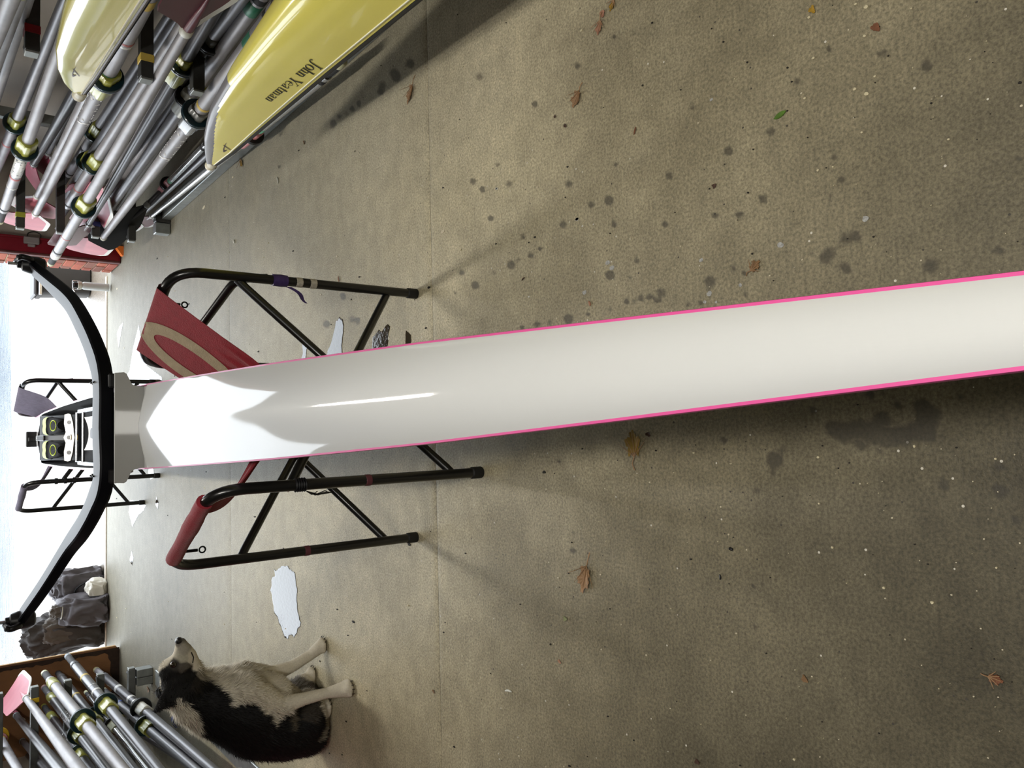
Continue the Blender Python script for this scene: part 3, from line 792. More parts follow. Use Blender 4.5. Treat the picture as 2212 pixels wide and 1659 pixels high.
def ribbon(pts, w0, w1, closed=False, wf=None, n=None):
    """2-D stroke of varying width -> verts, faces"""
    P = np.asarray(pts, float)
    if n: P = spline(np.column_stack([P, np.zeros(len(P))]), n)[:, :2]
    m = len(P); vs_ = []
    for i in range(m):
        a = P[(i - 1) % m] if closed else P[max(0, i - 1)]
        b = P[(i + 1) % m] if closed else P[min(m - 1, i + 1)]
        d = b - a; d = d / (np.hypot(*d) + 1e-9)
        w = (w0 + (w1 - w0) * i / (m - 1)) if wf is None else wf(i / m)
        q = np.array([-d[1], d[0]]) * w / 2
        vs_ += [P[i] + q, P[i] - q]
    F = [(2 * i, 2 * i + 1, 2 * ((i + 1) % m) + 1, 2 * ((i + 1) % m)) for i in range(m if closed else m - 1)]
    return vs_, F
def serif_letter(ch):
    S = []; B = lambda p, w0, w1, n=None: S.append(ribbon(p, w0, w1, n=n))
    T, H = 0.125, 0.045
    sf = lambda a, b, y: B([(a, y), (b, y)], H, H)
    if ch == 'J':
        B([(.30, 1), (.30, .5), (.29, .08), (.22, -.12), (.10, -.16), (.02, -.08)], T, .07, 14); B([(.02, -.1), (.04, -.02)], .09, .09); sf(.12, .46, .98); return S, .52
    if ch == 'o':
        pts = [(.26 + .205 * math.cos(t), .31 + .33 * math.sin(t)) for t in np.linspace(0, 2 * math.pi, 25)[:-1]]
        S.append(ribbon(pts, 0, 0, True, lambda u: H + (T - H) * abs(math.cos(2 * math.pi * u)))); return S, .54
    if ch in 'hnm':
        top = 1.0 if ch == 'h' else .62
        B([(.12, top), (.12, 0)], T, T); sf(0, .24, .02); B([(0, top - .03), (.12, top - .01)], H, H)
        B([(.12, .42), (.20, .58), (.31, .60), (.385, .48), (.39, .2), (.39, 0)], H, T, 10); sf(.28, .51, .02)
        if ch == 'm':
            B([(.39, .42), (.47, .58), (.58, .60), (.655, .48), (.66, .2), (.66, 0)], H, T, 10); sf(.55, .78, .02); return S, .82
        return S, .55
    if ch == 'Y':
        B([(.08, 1), (.33, .45)], T, T); B([(.60, 1), (.33, .45)], H, H); B([(.33, .48), (.33, 0)], T, T); sf(-.05, .22, .98); sf(.48, .72, .98); sf(.2, .46, .02); return S, .60
    if ch == 'e':
        B([(.06, .35), (.41, .35)], H, H); B([(.41, .35), (.37, .55), (.24, .64), (.10, .52), (.065, .31), (.12, .08), (.25, .0), (.36, .04), (.42, .14)], H, H, 20)
        B([(.07, .48), (.065, .30), (.10, .12)], T * .9, T * .9, 8); return S, .49
    if ch == 'a':
        B([(.06, .48), (.13, .60), (.25, .62), (.33, .52), (.34, .3), (.345, .08), (.39, .01), (.47, .05)], .07, .06, 16); B([(.34, .5), (.34, .08)], T * .8, T * .8)
        B([(.33, .38), (.18, .32), (.08, .20), (.10, .05), (.20, .0), (.33, .12)], H, H, 14); B([(.09, .22), (.10, .06)], T * .8, T * .8); return S, .52
    if ch == 't':
        B([(.16, .84), (.16, .3), (.17, .08), (.24, .0), (.34, .06)], T * .9, .05, 10); sf(.02, .32, .60); return S, .37
    return S, .30

def racing_boat(label, tip, slope, g, beam, deep, length, grey_stem, emblem_px, name_px=None, gun=None, gh=.016, hullm=None):
    t = thing('racing_boat', label, 'boat', (tip[0], tip[1], g))
    ax = unit(V(slope, -1, 0)); side = unit(V(-1, -slope, 0))            # ax runs from the bow back past the camera
    base = V(tip[0], tip[1], g)
    def P(s, q, out=0.0):
        th = math.pi * q; b, d = interp(beam, s), interp(deep, s)
        c, sn = math.cos(th), math.sin(th)
        p = base + ax * s + side * (math.copysign(abs(c) ** 0.62, c) * b) + _Z * (d * abs(sn) ** 0.85)
        if out:
            e = 1e-3; q0, q1 = max(0.001, q - e), min(0.999, q + e)
            n = unit(np.cross(P(s + e, q) - P(max(0, s - e), q), P(s, q1) - P(s, q0)))
            if n @ (side * c + _Z * sn) < 0: n = -n
            p = p + n * out
        return p
    S = np.concatenate([np.linspace(0, 0.05, 5), np.linspace(0.06, 0.5, 45), np.linspace(.53, 1.6, 26), np.linspace(1.8, length, 16)])
    Q = np.linspace(0, 1, 73)
    ks = np.linspace(0, 1.2, 200); kd = np.array([interp(deep, x) for x in ks])
    def stem(c, q, a, b):
        s = float((c - base) @ ax); z = c[2] - g
        sk = float(np.interp(z, kd, ks))
        return 1 if (s - sk) < 0.12 * (0.35 + 0.65 * math.sin(min(1, max(0, z / 0.16)) * math.pi * 0.8)) and s < 0.8 else 0
    mb = MB(); mb.grid([[P(s, q) for q in Q] for s in S], mi=stem if grey_stem else 0)
    mb.build('hull', [hullm or M_YHULL, M_GRSTEM], t, smooth=60)
    # gunwale strips, pinstripe, deck underneath
    for sg in (1, -1):
        mb = MB()
        q = 0.0 if sg > 0 else 1.0
        G = []
        for s in S:
            p = P(s, q); o_ = side * sg
            G.append([p + o_ * 0.001, p + o_ * 0.002 - _Z * 0.004, p - o_ * 0.002 - _Z * gh, p - o_ * 0.014 - _Z * (gh + .002), p - o_ * 0.014])
        mb.grid(G, flip=(sg < 0)); mb.build('gunwale', gun or M_GUN, t, smooth=40)
    mb = MB(); mb.tube([P(s, 0.012, 0.0008) for s in S[2:]], 0.0022, 6); mb.build('pinstripe', M_PIN, t)
    mb = MB(); mb.grid([[P(s, 0) - _Z * 0.012, P(s, 1) - _Z * 0.012] for s in S]); mb.build('deck', M_GUN, t)
    mb = MB(); c0 = base + ax * 0.004 + _Z * 0.002
    mb.lathe(c0 + ax * 0.03, -ax, [(0, 0.004), (0.005, 0.015), (0.022, 0.018), (0.04, 0.019), (0.052, 0.015), (0.06, 0.006), (0.062, 0.0)], 14)
    mb.build('bow_ball', M_BALL, t, smooth=60)
    mb = MB(); mb.lathe(c0 + ax * 0.045, -ax, [(0, 0.004), (0.006, 0.016), (0.026, 0.0195), (0.03, 0.0195), (0.031, 0.018)], 14); mb.build('bow_cap', M_PIN, t, smooth=40)
    def find(u, v):
        rd = unit(ray(u, v)); best = None
        for s in np.linspace(0.02, 1.8, 90):
            for q in np.linspace(0.01, 0.5, 50):
                d = P(s, q) - EYE
                e = np.linalg.norm(d - rd * (d @ rd)) / (d @ rd)
                if best is None or e < best[0]: best = (e, s, q)
        return best[1], best[2]
    # maker's emblem: a crescent crossed by two lines
    s0, q0 = find(*emblem_px); L0 = interp(deep, s0)
    def onto(x, y, out=0.0012):          # x towards the stern, y towards the keel
        return P(s0 + x, min(0.97, max(0.02, q0 + y)), out)
    su, qu = find(emblem_px[0] + 24, emblem_px[1]); sv, qv = find(emblem_px[0], emblem_px[1] + 24)
    def onto(x, y, out=0.0012):          # laid on the hull from its drawn outline
        return P(s0 + (su - s0) * x / 24 + (sv - s0) * y / 24, q0 + (qu - q0) * x / 24 + (qv - q0) * y / 24, out)
    mb = MB(); K = 7.373
    cr_o = [(2078, 738), (2030, 790), (2003, 850), (2000, 890), (2020, 913), (2060, 897), (2094, 870)]
    cr_i = [(2078, 738), (2047, 795), (2027, 845), (2024, 868), (2034, 880), (2062, 876), (2094, 870)]
    tr = lambda p: onto((p[0] - 2062) / K, (p[1] - 832) / K)
    mb.add([tr(p) for p in cr_o] + [tr(p) for p in cr_i], [(k, k + 1, 8 + k, 7 + k) for k in range(6)])
    for l0, l1 in (((2008, 778), (2137, 897)), ((2022, 784), (2145, 889))):
        mb.add([tr((l0[0] - 1.5, l0[1] + 3)), tr((l0[0] + 1.5, l0[1] - 3)), tr((l1[0] + 1.5, l1[1] - 3)), tr((l1[0] - 1.5, l1[1] + 3))], [(0, 1, 2, 3)])
    mb.build('emblem', M_EMB, t, smooth=0)
    if name_px:
        (u0, v0), (u1, v1), (u2, v2) = name_px       # start of the baseline, its end, and the cap height over the start
        sa, qa = find(u0, v0); sb, qb = find(u1, v1); sc2, qc = find(u2, v2)
        adv = 0; parts = []
        for ch in 'John Yeatman':
            S_, w = serif_letter(ch); parts.append((adv, S_)); adv += w
        for lo_, hi_ in ((0, 4), (5, 12)):           # the two words
            mb = MB()
            for x0, S_ in parts[lo_:hi_]:
                for vs_, F in S_:
                    def pl(x, y):
                        f = x / adv
                        return P(sa + (sb - sa) * f + (sc2 - sa) * y, qa + (qb - qa) * f + (qc - qa) * y, 0.0012)
                    mb.add([pl(x0 + x, y) for x, y in vs_], F)
            mb.build('lettering', M_INK, t, smooth=0)
    return t
_beam = [(0, .003), (.05, .012), (.25, .028), (.6, .040), (1.07, .058), (1.63, .088), (2.4, .13), (4, .20), (7.5, .28)]
_deep = [(0, .012), (.06, .035), (.15, .065), (.283, .105), (.41, .133), (.54, .157), (.84, .185), (1.11, .198), (1.31, .207), (2.2, .23), (7.5, .28)]
racing_boat('large glossy yellow racing boat lying keel up, lettered hull nearest the floor', atz(455, 358, .40), 0.012, .40, _beam, _deep, 7.0, True, (488, 317), ((679, 127), (573, 216), (701, 142)))
_beam1 = [(0, .003), (.05, .010), (.25, .024), (.6, .036), (1.07, .052), (1.63, .080), (2.4, .125), (4, .19), (7.0, .27)]
_deep1 = [(0, .012), (.04, .03), (.10, .056), (.21, .086), (.355, .108), (.6, .122), (1.1, .135), (2.2, .18), (7.0, .26)]
racing_boat('smaller pale yellow racing bow, higher on the rack among the oars', atz(172, 206, .92), -0.065, .92, _beam1, _deep1, 6.5, False, (163, 155), gun=mat('pale_grey_gunwale', (150, 147, 152), .5, vary=.1, scale=25), gh=.010, hullm=mat('pale_yellow_gelcoat', (232, 224, 138), .22, coat=.7, vary=.08, scale=5))
# the boat rack that carries them, behind the camera
t = thing('boat_rack', 'steel boat rack carrying the two yellow boats behind the camera', 'rack', (1.8, -1.8, 0))
for y in (-0.9, -3.2):
    mb = MB(); mb.bbox((1.78, y, 0.7), (0.08, 0.08, 1.4), 0.005); mb.build('upright', M_DKST, t)
    for z in (0.36, 0.88):
        mb = MB(); mb.bbox((1.25, y, z - 0.03), (1.1, 0.06, 0.05), 0.004); mb.build('arm', M_DKST, t)

# ================================================================== THE WHITE SINGLE SCULL
ZG = 0.70
M_SHELL = mat('white_gelcoat', (186, 187, 186), 0.5, coat=0.5, bump=0.015, scale=130, stretch=(1, 0.12, 1), spec=0.15, coat_rough=0.05)
M_PKS = mat('pink_sheer_stripe', (198, 74, 136), 0.45, coat=0.15)
M_CARB = mat('black_carbon', (11, 12, 17), 0.28, coat=0.5, vary=0.2, scale=120)
M_CARBM = mat('satin_carbon', (22, 22, 24), 0.5, vary=0.3, scale=60)
M_ALU = mat('bright_aluminium', (205, 208, 212), 0.25, metal=0.9)
M_BRASS = mat('brass', (214, 176, 92), 0.3, metal=0.9)
cxs = lambda y: 0.066 - 0.012 * y
HB = [(-.45, .003), (-.2, .012), (0, .022), (.236, .0345), (.615, .0555), (1.0, .076), (1.6, .1015), (2.2, .122), (2.85, .142), (3.3, .155), (3.84, .163), (4.6, .166), (5.4, .160), (6.0, .138), (6.8, .085), (7.4, .03), (7.7, .003)]
HD = [(-.45, .02), (0, .10), (1, .16), (2, .20), (3, .225), (5, .225), (6.2, .18), (7.2, .10), (7.7, .02)]
sc = thing('single_scull', 'white single scull with pink edges resting on two sling trestles', 'boat', (cxs(3.0), 3.0, ZG - .22))
def hp(y, q, out=0.0):
    b, d = interp(HB, y) + out, interp(HD, y) + out
    th = math.pi * q; c, s = math.cos(th), math.sin(th)
    return V(cxs(y) - math.copysign(abs(c) ** .75, c) * b, y, ZG - d * abs(s) ** .9)
YS = np.concatenate([np.linspace(-.45, 0, 6), np.linspace(.1, 7.2, 60), np.linspace(7.3, 7.7, 6)])
mb = MB(); mb.grid([[hp(y, q) for q in np.linspace(0, 1, 25)] for y in YS], flip=True); mb.build('hull', M_SHELL, sc, smooth=60)
for sg in (-1, 1):
    mb = MB(); G = []
    for y in YS:
        b = interp(HB, y); x = cxs(y)
        G.append([V(x + sg * (b - .002), y, ZG + .0015), V(x + sg * (b + .0015), y, ZG + .0008), V(x + sg * (b + .0022), y, ZG - .002), V(x + sg * (b + .002), y, ZG - .012), V(x + sg * (b - .003), y, ZG - .013)])
    mb.grid(G, flip=(sg > 0)); mb.build('sheer_stripe', M_PKS, sc, smooth=40)
def deck_z(y, f, rise):
    p_ = 1.40 + 1.0 * min(1, max(0, (1.7 - y) / .7))
    return ZG + 0.001 + rise * (1 - abs(f) ** p_)
def deck(y0, y1, n, rise, name, m):
    mb = MB(); G = []
    for y in np.linspace(y0, y1, n):
        b = interp(HB, y) - 0.001
        G.append([V(cxs(y) + b * f, y, deck_z(y, f, rise(y))) for f in np.linspace(-1, 1, 25)])
    mb.grid(G); return mb.build(name, m, sc, smooth=60)
rise = lambda y: min(0.030, 0.30 * interp(HB, y))
deck(-.45, 2.74, 60, rise, 'bow_deck', M_SHELL)
# rounded end of the deck, dip, and the splash board that carries the wing
mb = MB(); G = []
for y, dz, rs in ((2.74, 0, .030), (2.765, -.001, .028), (2.785, -.005, .021), (2.80, -.012, .010), (2.82, -.020, .003), (2.845, -.021, 0), (2.865, -.014, 0)):
    b = interp(HB, 2.8) - .001
    G.append([V(cxs(y) + b * f, y, ZG + .001 + dz + rs * (1 - abs(f) ** 1.25)) for f in np.linspace(-1, 1, 25)])
mb.grid(G); mb.build('deck_lip', M_SHELL, sc, smooth=60)
mb = MB(); xc = cxs(2.9)
out = [(-.141, .675), (-.143, .712), (-.150, .722), (-.184, .736), (-.190, .744), (-.188, .770), (.188, .770), (.190, .744), (.184, .736), (.150, .722), (.143, .712), (.141, .675)]
tilt = lambda z: 2.872 + (z - .675) * 0.42
n_ = len(out)
f0 = [V(xc + x, tilt(z), z) for x, z in out]; f1 = [V(xc + x, tilt(z) + .014, z) for x, z in out]
mb.add(f0 + f1, [tuple(range(n_)), tuple(range(n_, 2 * n_))[::-1]] + [(k, n_ + k, n_ + (k + 1) % n_, (k + 1) % n_) for k in range(n_)])
mb.build('splash_board', mat('white_moulded_panel', (150, 150, 146), .5, coat=.1), sc, smooth=25)
# cockpit tub and saxboards
mb = MB(); G = []
for y in np.linspace(2.92, 5.55, 20):
    b, d = interp(HB, y) - .010, .15
    row = []
    for q in np.linspace(0, 1, 15):
        th = math.pi * q; c, s = math.cos(th), math.sin(th)
        row.append(V(cxs(y) - math.copysign(abs(c) ** .6, c) * b, y, ZG + .004 - d * abs(s) ** .6))
    G.append(row)
mb.grid(G); mb.build('cockpit_tub', mat('matt_black_interior', (9, 9, 11), .75, spec=.2, vary=.3, scale=60), sc, smooth=60)
for yy, nm in ((2.925, 'bulkhead'), (5.55, 'bulkhead')):
    mb = MB(); b = interp(HB, yy) - .012; mb.bbox((cxs(yy), yy, ZG - .075), (2 * b, .012, .16), .003); mb.build(nm, M_CARB, sc)
for sg in (-1, 1):
    mb = MB(); P_ = []
    for y in np.linspace(2.9, 5.6, 24):
        b = interp(HB, y); P_.append([V(cxs(y) + sg * (b - .010), y, ZG - .004), V(cxs(y) + sg * (b - .009), y, ZG + .004), V(cxs(y) + sg * (b - .002), y, ZG + .004), V(cxs(y) + sg * b, y, ZG)])
    mb.grid(P_, flip=sg < 0); mb.build('saxboard', M_SHELL, sc, smooth=60)
deck(5.52, 7.7, 30, lambda y: .022 * min(1, interp(HB, y) / .12), 'stern_deck', mat('pale_stern_deck', (222, 222, 224), .25, coat=.6))
# red motif printed on the stern deck
M_MOTIF = mat('red_deck_motif', (214, 84, 96), .35, coat=.4)
def sdeck(f, y):
    b = interp(HB, y)
    return V(cxs(y) + f * b, y, deck_z(y, f, .022 * min(1, b / .12)) + .0012)
for sg in (-1, 1):
    mb = MB(); G = []
    for y, f0_, f1_ in ((5.95, .04, .10), (6.05, .04, .16), (6.18, .045, .40), (6.30, .05, .62), (6.42, .05, .50), (6.55, .055, .66), (6.75, .06, .72), (7.0, .07, .72), (7.3, .10, .74)):
        G.append([sdeck(sg * (f0_ + (f1_ - f0_) * k / 4), y) for k in range(5)])
    mb.grid(G, flip=sg < 0); mb.build('deck_motif', M_MOTIF, sc)
# ---- footstretcher with shoes, tracks, seat, cross tubes
fx = cxs(5.2)
mb = MB()
a0, a1 = V(fx, 5.02, .585), V(fx, 5.46, .715); ay = unit(a1 - a0); an = unit(np.cross(V(1, 0, 0), ay))
mb.bbox((a0 + a1) / 2, (.27, np.linalg.norm(a1 - a0), .012), .004, ax=[V(1, 0, 0), ay, an])
fb = mb.build('footboard', M_CARBM, sc, smooth=30)
M_SHOE = mat('black_shoe_mesh', (12, 12, 14), .8, vary=.4, scale=160, bump=.4, bscale=200)
M_SHOEL = mat('lime_shoe_strap', (176, 196, 44), .45)
for sg in (-1, 1):
    cx = V(fx + sg * .070, 5.06, .60)
    along, nn, xx = ay, an, V(1, 0, 0)
    mb = MB(); G = []
    for i in range(13):
        f = i / 12; L = .30 * f
        hw = .034 + .016 * math.sin(math.pi * min(1, f * 1.05) * .9) + (.006 if f > .55 else 0); hw *= 1 if f < .9 else 1 - (f - .9) * 4.5
        hh = .045 * (1 - f) ** .7 + .030
        if f < .06: hw *= .8
        row = []
        for j in range(12):
            th = 2 * math.pi * j / 12
            row.append(cx + along * L + xx * hw * math.cos(th) + nn * (.008 + hh * (.5 + .5 * math.sin(th))))
        G.append(row)
    mb.grid(G, closed=True); mb.add(G[0], [tuple(range(12))]); mb.add(G[-1], [tuple(range(12))[::-1]])
    so = mb.build('shoe', M_SHOE, sc, smooth=60)
    mb = MB(); G = []
    for L, hw in ((.165, .060), (.18, .060), (.20, .060), (.225, .056)):
        f = L / .30; hh = .045 * (1 - f) ** .7 + .030
        G.append([cx + along * (L + .03 * abs(math.cos(th))) + xx * (hw - .006) * math.cos(th) + nn * (.010 + (hh + .006) * (.5 + .5 * math.sin(th))) for th in np.linspace(.15, math.pi - .15, 9)])
    mb.grid(G); mb.build('strap', M_SHOEL, so, smooth=60)
    mb = MB(); c = cx + along * .060 + nn * .078
    ring = [c + xx * .030 * math.cos(t_) + along * .036 * math.sin(t_) for t_ in np.linspace(0, 2 * math.pi, 17)]
    mb.tube(ring, .003, 6, caps=False); mb.build('heel_piping', M_SHOEL, so)
mb = MB(); mb.bbox(a0 + ay * .25 + an * .02, (.035, .34, .02), .004, ax=[V(1, 0, 0), ay, an]); mb.build('centre_spine', mat('grey_plastic', (78, 78, 78), .5), fb)
mb = MB(); mb.bbox(a0 + ay * .37 + an * .036, (.03, .10, .014), .003, ax=[V(1, 0, 0), ay, an]); mb.build('adjuster_block', M_BLK, fb)
text_mesh('5', .035, fb, 'lettering', M_LET, lambda x, y: a0 + ay * .40 + an * .0445 + ay * x + V(-1, 0, 0) * y)
mb = MB()
hp_ = [(-.135, 0), (-.13, .016), (-.08, .018), (-.03, .010), (0, .020), (.03, .010), (.08, .018), (.13, .016), (.135, 0), (.13, -.012), (.08, -.022), (.03, -.026), (0, -.030), (-.03, -.026), (-.08, -.022), (-.13, -.012)]
c = V(fx, 4.99, .625)
mb.poly([c + V(x, y * .86, y * .98) for x, y in hp_], .012, (0, -.75, .66)); mb.build('heel_plate', M_WHT, fb, smooth=30)
mb = MB()
for x in (-.085, .085, 0): mb.lathe(c + V(x, -.0135, .004), (0, -.75, .66), [(0, .011), (.002, .011)], 10)
mb.build('heel_plate_hole', M_BLK, fb)
mb = MB(); c = V(cxs(5.62), 5.62, ZG + .045); mb.bbox(c, (.095, .025, .06), .005); mb.bbox(c + V(0, -.02, 0), (.028, .03, .04), .004); mb.bbox(c + V(0, 0, -.035), (.02, .018, .03), .003); mb.build('meter_bracket', M_BLK, sc, smooth=30)
for y in (4.42, 4.62):
    mb = MB(); mb.tube([(fx - .13, y, .640), (fx + .13, y, .640)], .008, 10); mb.build('cross_tube', M_ALU, sc)
for sg in (-1, 1):
    mb = MB(); x = fx + sg * .135
    mb.bbox((x, 3.95, .636), (.022, 1.25, .016), .004); mb.bbox((x - sg * .008, 3.95, .648), (.005, 1.25, .012), .002); mb.build('slide_track', M_ALU, sc, smooth=30)
for y in (4.52, 4.72):
    mb = MB(); mb.lathe((fx, y, .652), (0, 0, 1), [(0, .016), (.004, .016), (.004, .007), (.0045, .006)], 16); mb.build('brass_washer', M_BRASS, sc)
seat_ = thing('sliding_seat', 'white sliding seat with black centre in the cockpit behind the wing', 'seat', (fx, 3.86, .655))
mb = MB(); G = []
for i in range(9):
    y = 3.74 + .24 * i / 8
    G.append([V(cxs(y) + x, y, .672 + .018 * (x / .075) ** 2 + .012 * ((y - 3.86) / .12) ** 2) for x in np.linspace(-.075, .075, 11)])
G2 = [[p - V(0, 0, .012) for p in r_] for r_ in G]
mb.grid(G); mb.grid(G2, flip=True)
for i in (0, 8): mb.grid([G[i], G2[i]], flip=(i == 0))
for j in (0, 10): mb.grid([[g[j] for g in G], [g[j] for g in G2]], flip=(j == 10))
mb.build('seat_top', M_WHT, seat_, smooth=40)
mb = MB(); mb.bbox((cxs(3.86), 3.86, .677), (.05, .235, .008), .003); mb.build('seat_channel', M_CARBM, seat_)
for sx in (-1, 1):
    for sy in (-1, 1):
        mb = MB(); mb.lathe((fx + sx * .075, 3.86 + sy * .09, .6555), (sx, 0, 0), [(0, .009), (.004, .012), (.012, .012), (.016, .009)], 14); mb.build('wheel', M_BLK, seat_)

# ---- carbon wing rigger
wing_px = [((72, 578), .935), ((110, 612), .885), ((150, 650), .842), ((178, 695), .818), ((205, 755), .798), ((222, 820), .788)]
wing_pl = [((224, 1030), .788), ((207, 1085), .798), ((182, 1135), .818), ((150, 1180), .846), ((98, 1262), .905), ((48, 1333), .965)]
wp = [atz(*p, z) for p, z in wing_px] + [V(cxs(3.05), 3.03, .786)] + [atz(*p, z) for p, z in wing_pl]
W = spline(wp, 61)
wg = thing('wing_rigger', 'black carbon wing rigger sweeping up on both sides of the white scull', 'rigger', (cxs(3.05), 3.05, .78))
mb = MB(); G = []
sec = [(-.050, -.026), (-.054, -.018), (-.053, .016), (-.046, .022), (.030, .0265), (.052, .0265), (.058, .022), (.054, .016), (.0, -.014), (-.040, -.028)]
for i, p in enumerate(W):
    f = abs(i - 30) / 30
    T_ = unit(W[min(60, i + 1)] - W[max(0, i - 1)])
    if T_[0] < 0: T_ = -T_
    back = unit(V(0, 1, 0) - T_ * T_[1]); upv = np.cross(T_, back); upv = upv if upv[2] > 0 else -upv
    ch = 1 - .34 * f ** 1.5; hh = 1 - .34 * f
    G.append([p + back * (a * ch) + upv * (b * hh) for a, b in sec])
mb.grid(G, closed=True, flip=False); mb.add(G[0], [tuple(range(len(sec)))]); mb.add(G[-1], [tuple(range(len(sec)))[::-1]])
mb.build('wing', mat('lacquered_carbon', (12, 13, 18), .40, coat=0, spec=.10), wg, smooth=24)
for sx in (-1, 1):
    for dy in (-.02, .03):
        mb = MB(); mb.lathe((cxs(3.05) + sx * .165, 3.06 + dy, .806), (0, 0, 1), [(0, .007), (.006, .007), (.008, .003), (.012, .003)], 8); mb.build('bolt', M_BLK, wg)
    mb = MB(); mb.bbox((cxs(3.0) + sx * .165, 2.99, .768), (.05, .09, .03), .005); mb.build('mounting_foot', M_CARBM, wg)
for k, (i0, sg) in enumerate(((0, 1), (60, -1))):
    p = W[i0] + V(sg * .01, 0.0, 0.004)
    ol = thing('oarlock', ['black oarlock with silver screw on the wing tip before the brick pier', 'black oarlock on the wing tip above the grey bags'][k], 'oarlock', p + V(sg * .03, 0, .03), None)
    mb = MB(); mb.lathe(p + V(0, 0, -.050), (0, 0, 1), [(0, .018), (.006, .028), (.03, .036), (.06, .036), (.085, .028), (.092, .014)], 18); mb.build('pin_plate', M_BLK, wg, smooth=40)
    mb = MB(); mb.tube([p + V(0, 0, .0), p + V(0, 0, .085)], .0065, 10); mb.build('pin', M_ALU, wg)
    mb = MB(); q = p + V(0, 0, .004)
    mb.lathe(q - V(0, 0, .012), (0, 0, 1), [(0, .013), (.002, .017), (.060, .017), (.062, .013)], 14)
    path = arc_path([q + V(sg * .012, .012, .006), q + V(sg * .012, -.055, .004), q + V(sg * .020, -.062, .040), q + V(sg * .012, .0, .048)], .015, 4)
    mb.tube(path, .012, 10); mb.build('gate_body', M_BLK, ol, smooth=50)
    mb = MB(); mb.tube([q + V(sg * .014, -.058, .042), q + V(sg * .014, .03, .056)], .005, 8); mb.build('gate_bar', M_ALU, ol)
    mb = MB(); mb.lathe(q + V(sg * .014, -.062, .044), (0, -.3, 1), [(0, .010), (.004, .011), (.010, .011), (.012, .008)], 12); mb.build('gate_nut', M_BLK, ol)

# ================================================================== SLING TRESTLES
M_TUBE = mat('black_painted_tube', (14, 14, 15), 0.3, coat=0.3, vary=0.25, scale=40)
M_RUBB = mat('black_rubber_foot', (20, 20, 20), 0.7)
M_REDF = mat('red_woven_sling', (138, 28, 42), 0.85, vary=0.12, scale=45, bump=0.25, bscale=260, sheen=0.2)
M_TANF = mat('tan_sling_print', (168, 152, 126), 0.85, vary=0.10, scale=45, bump=0.25, bscale=260)
M_GRYF = mat('grey_woven_sling', (112, 106, 124), 0.85, vary=0.12, scale=45, bump=0.25, bscale=260)
M_ZIP = mat('black_zip_pull', (20, 20, 20), 0.35, metal=0.5)
M_PURP = mat('purple_tape', (52, 36, 84), 0.5, vary=0.3, scale=80)
M_PEEL = mat('peeling_paper_label', (158, 152, 140), 0.7, vary=0.3, scale=120)
M_CHIP = mat('chipped_grey_primer', (86, 100, 104), 0.8, vary=0.3, scale=150)

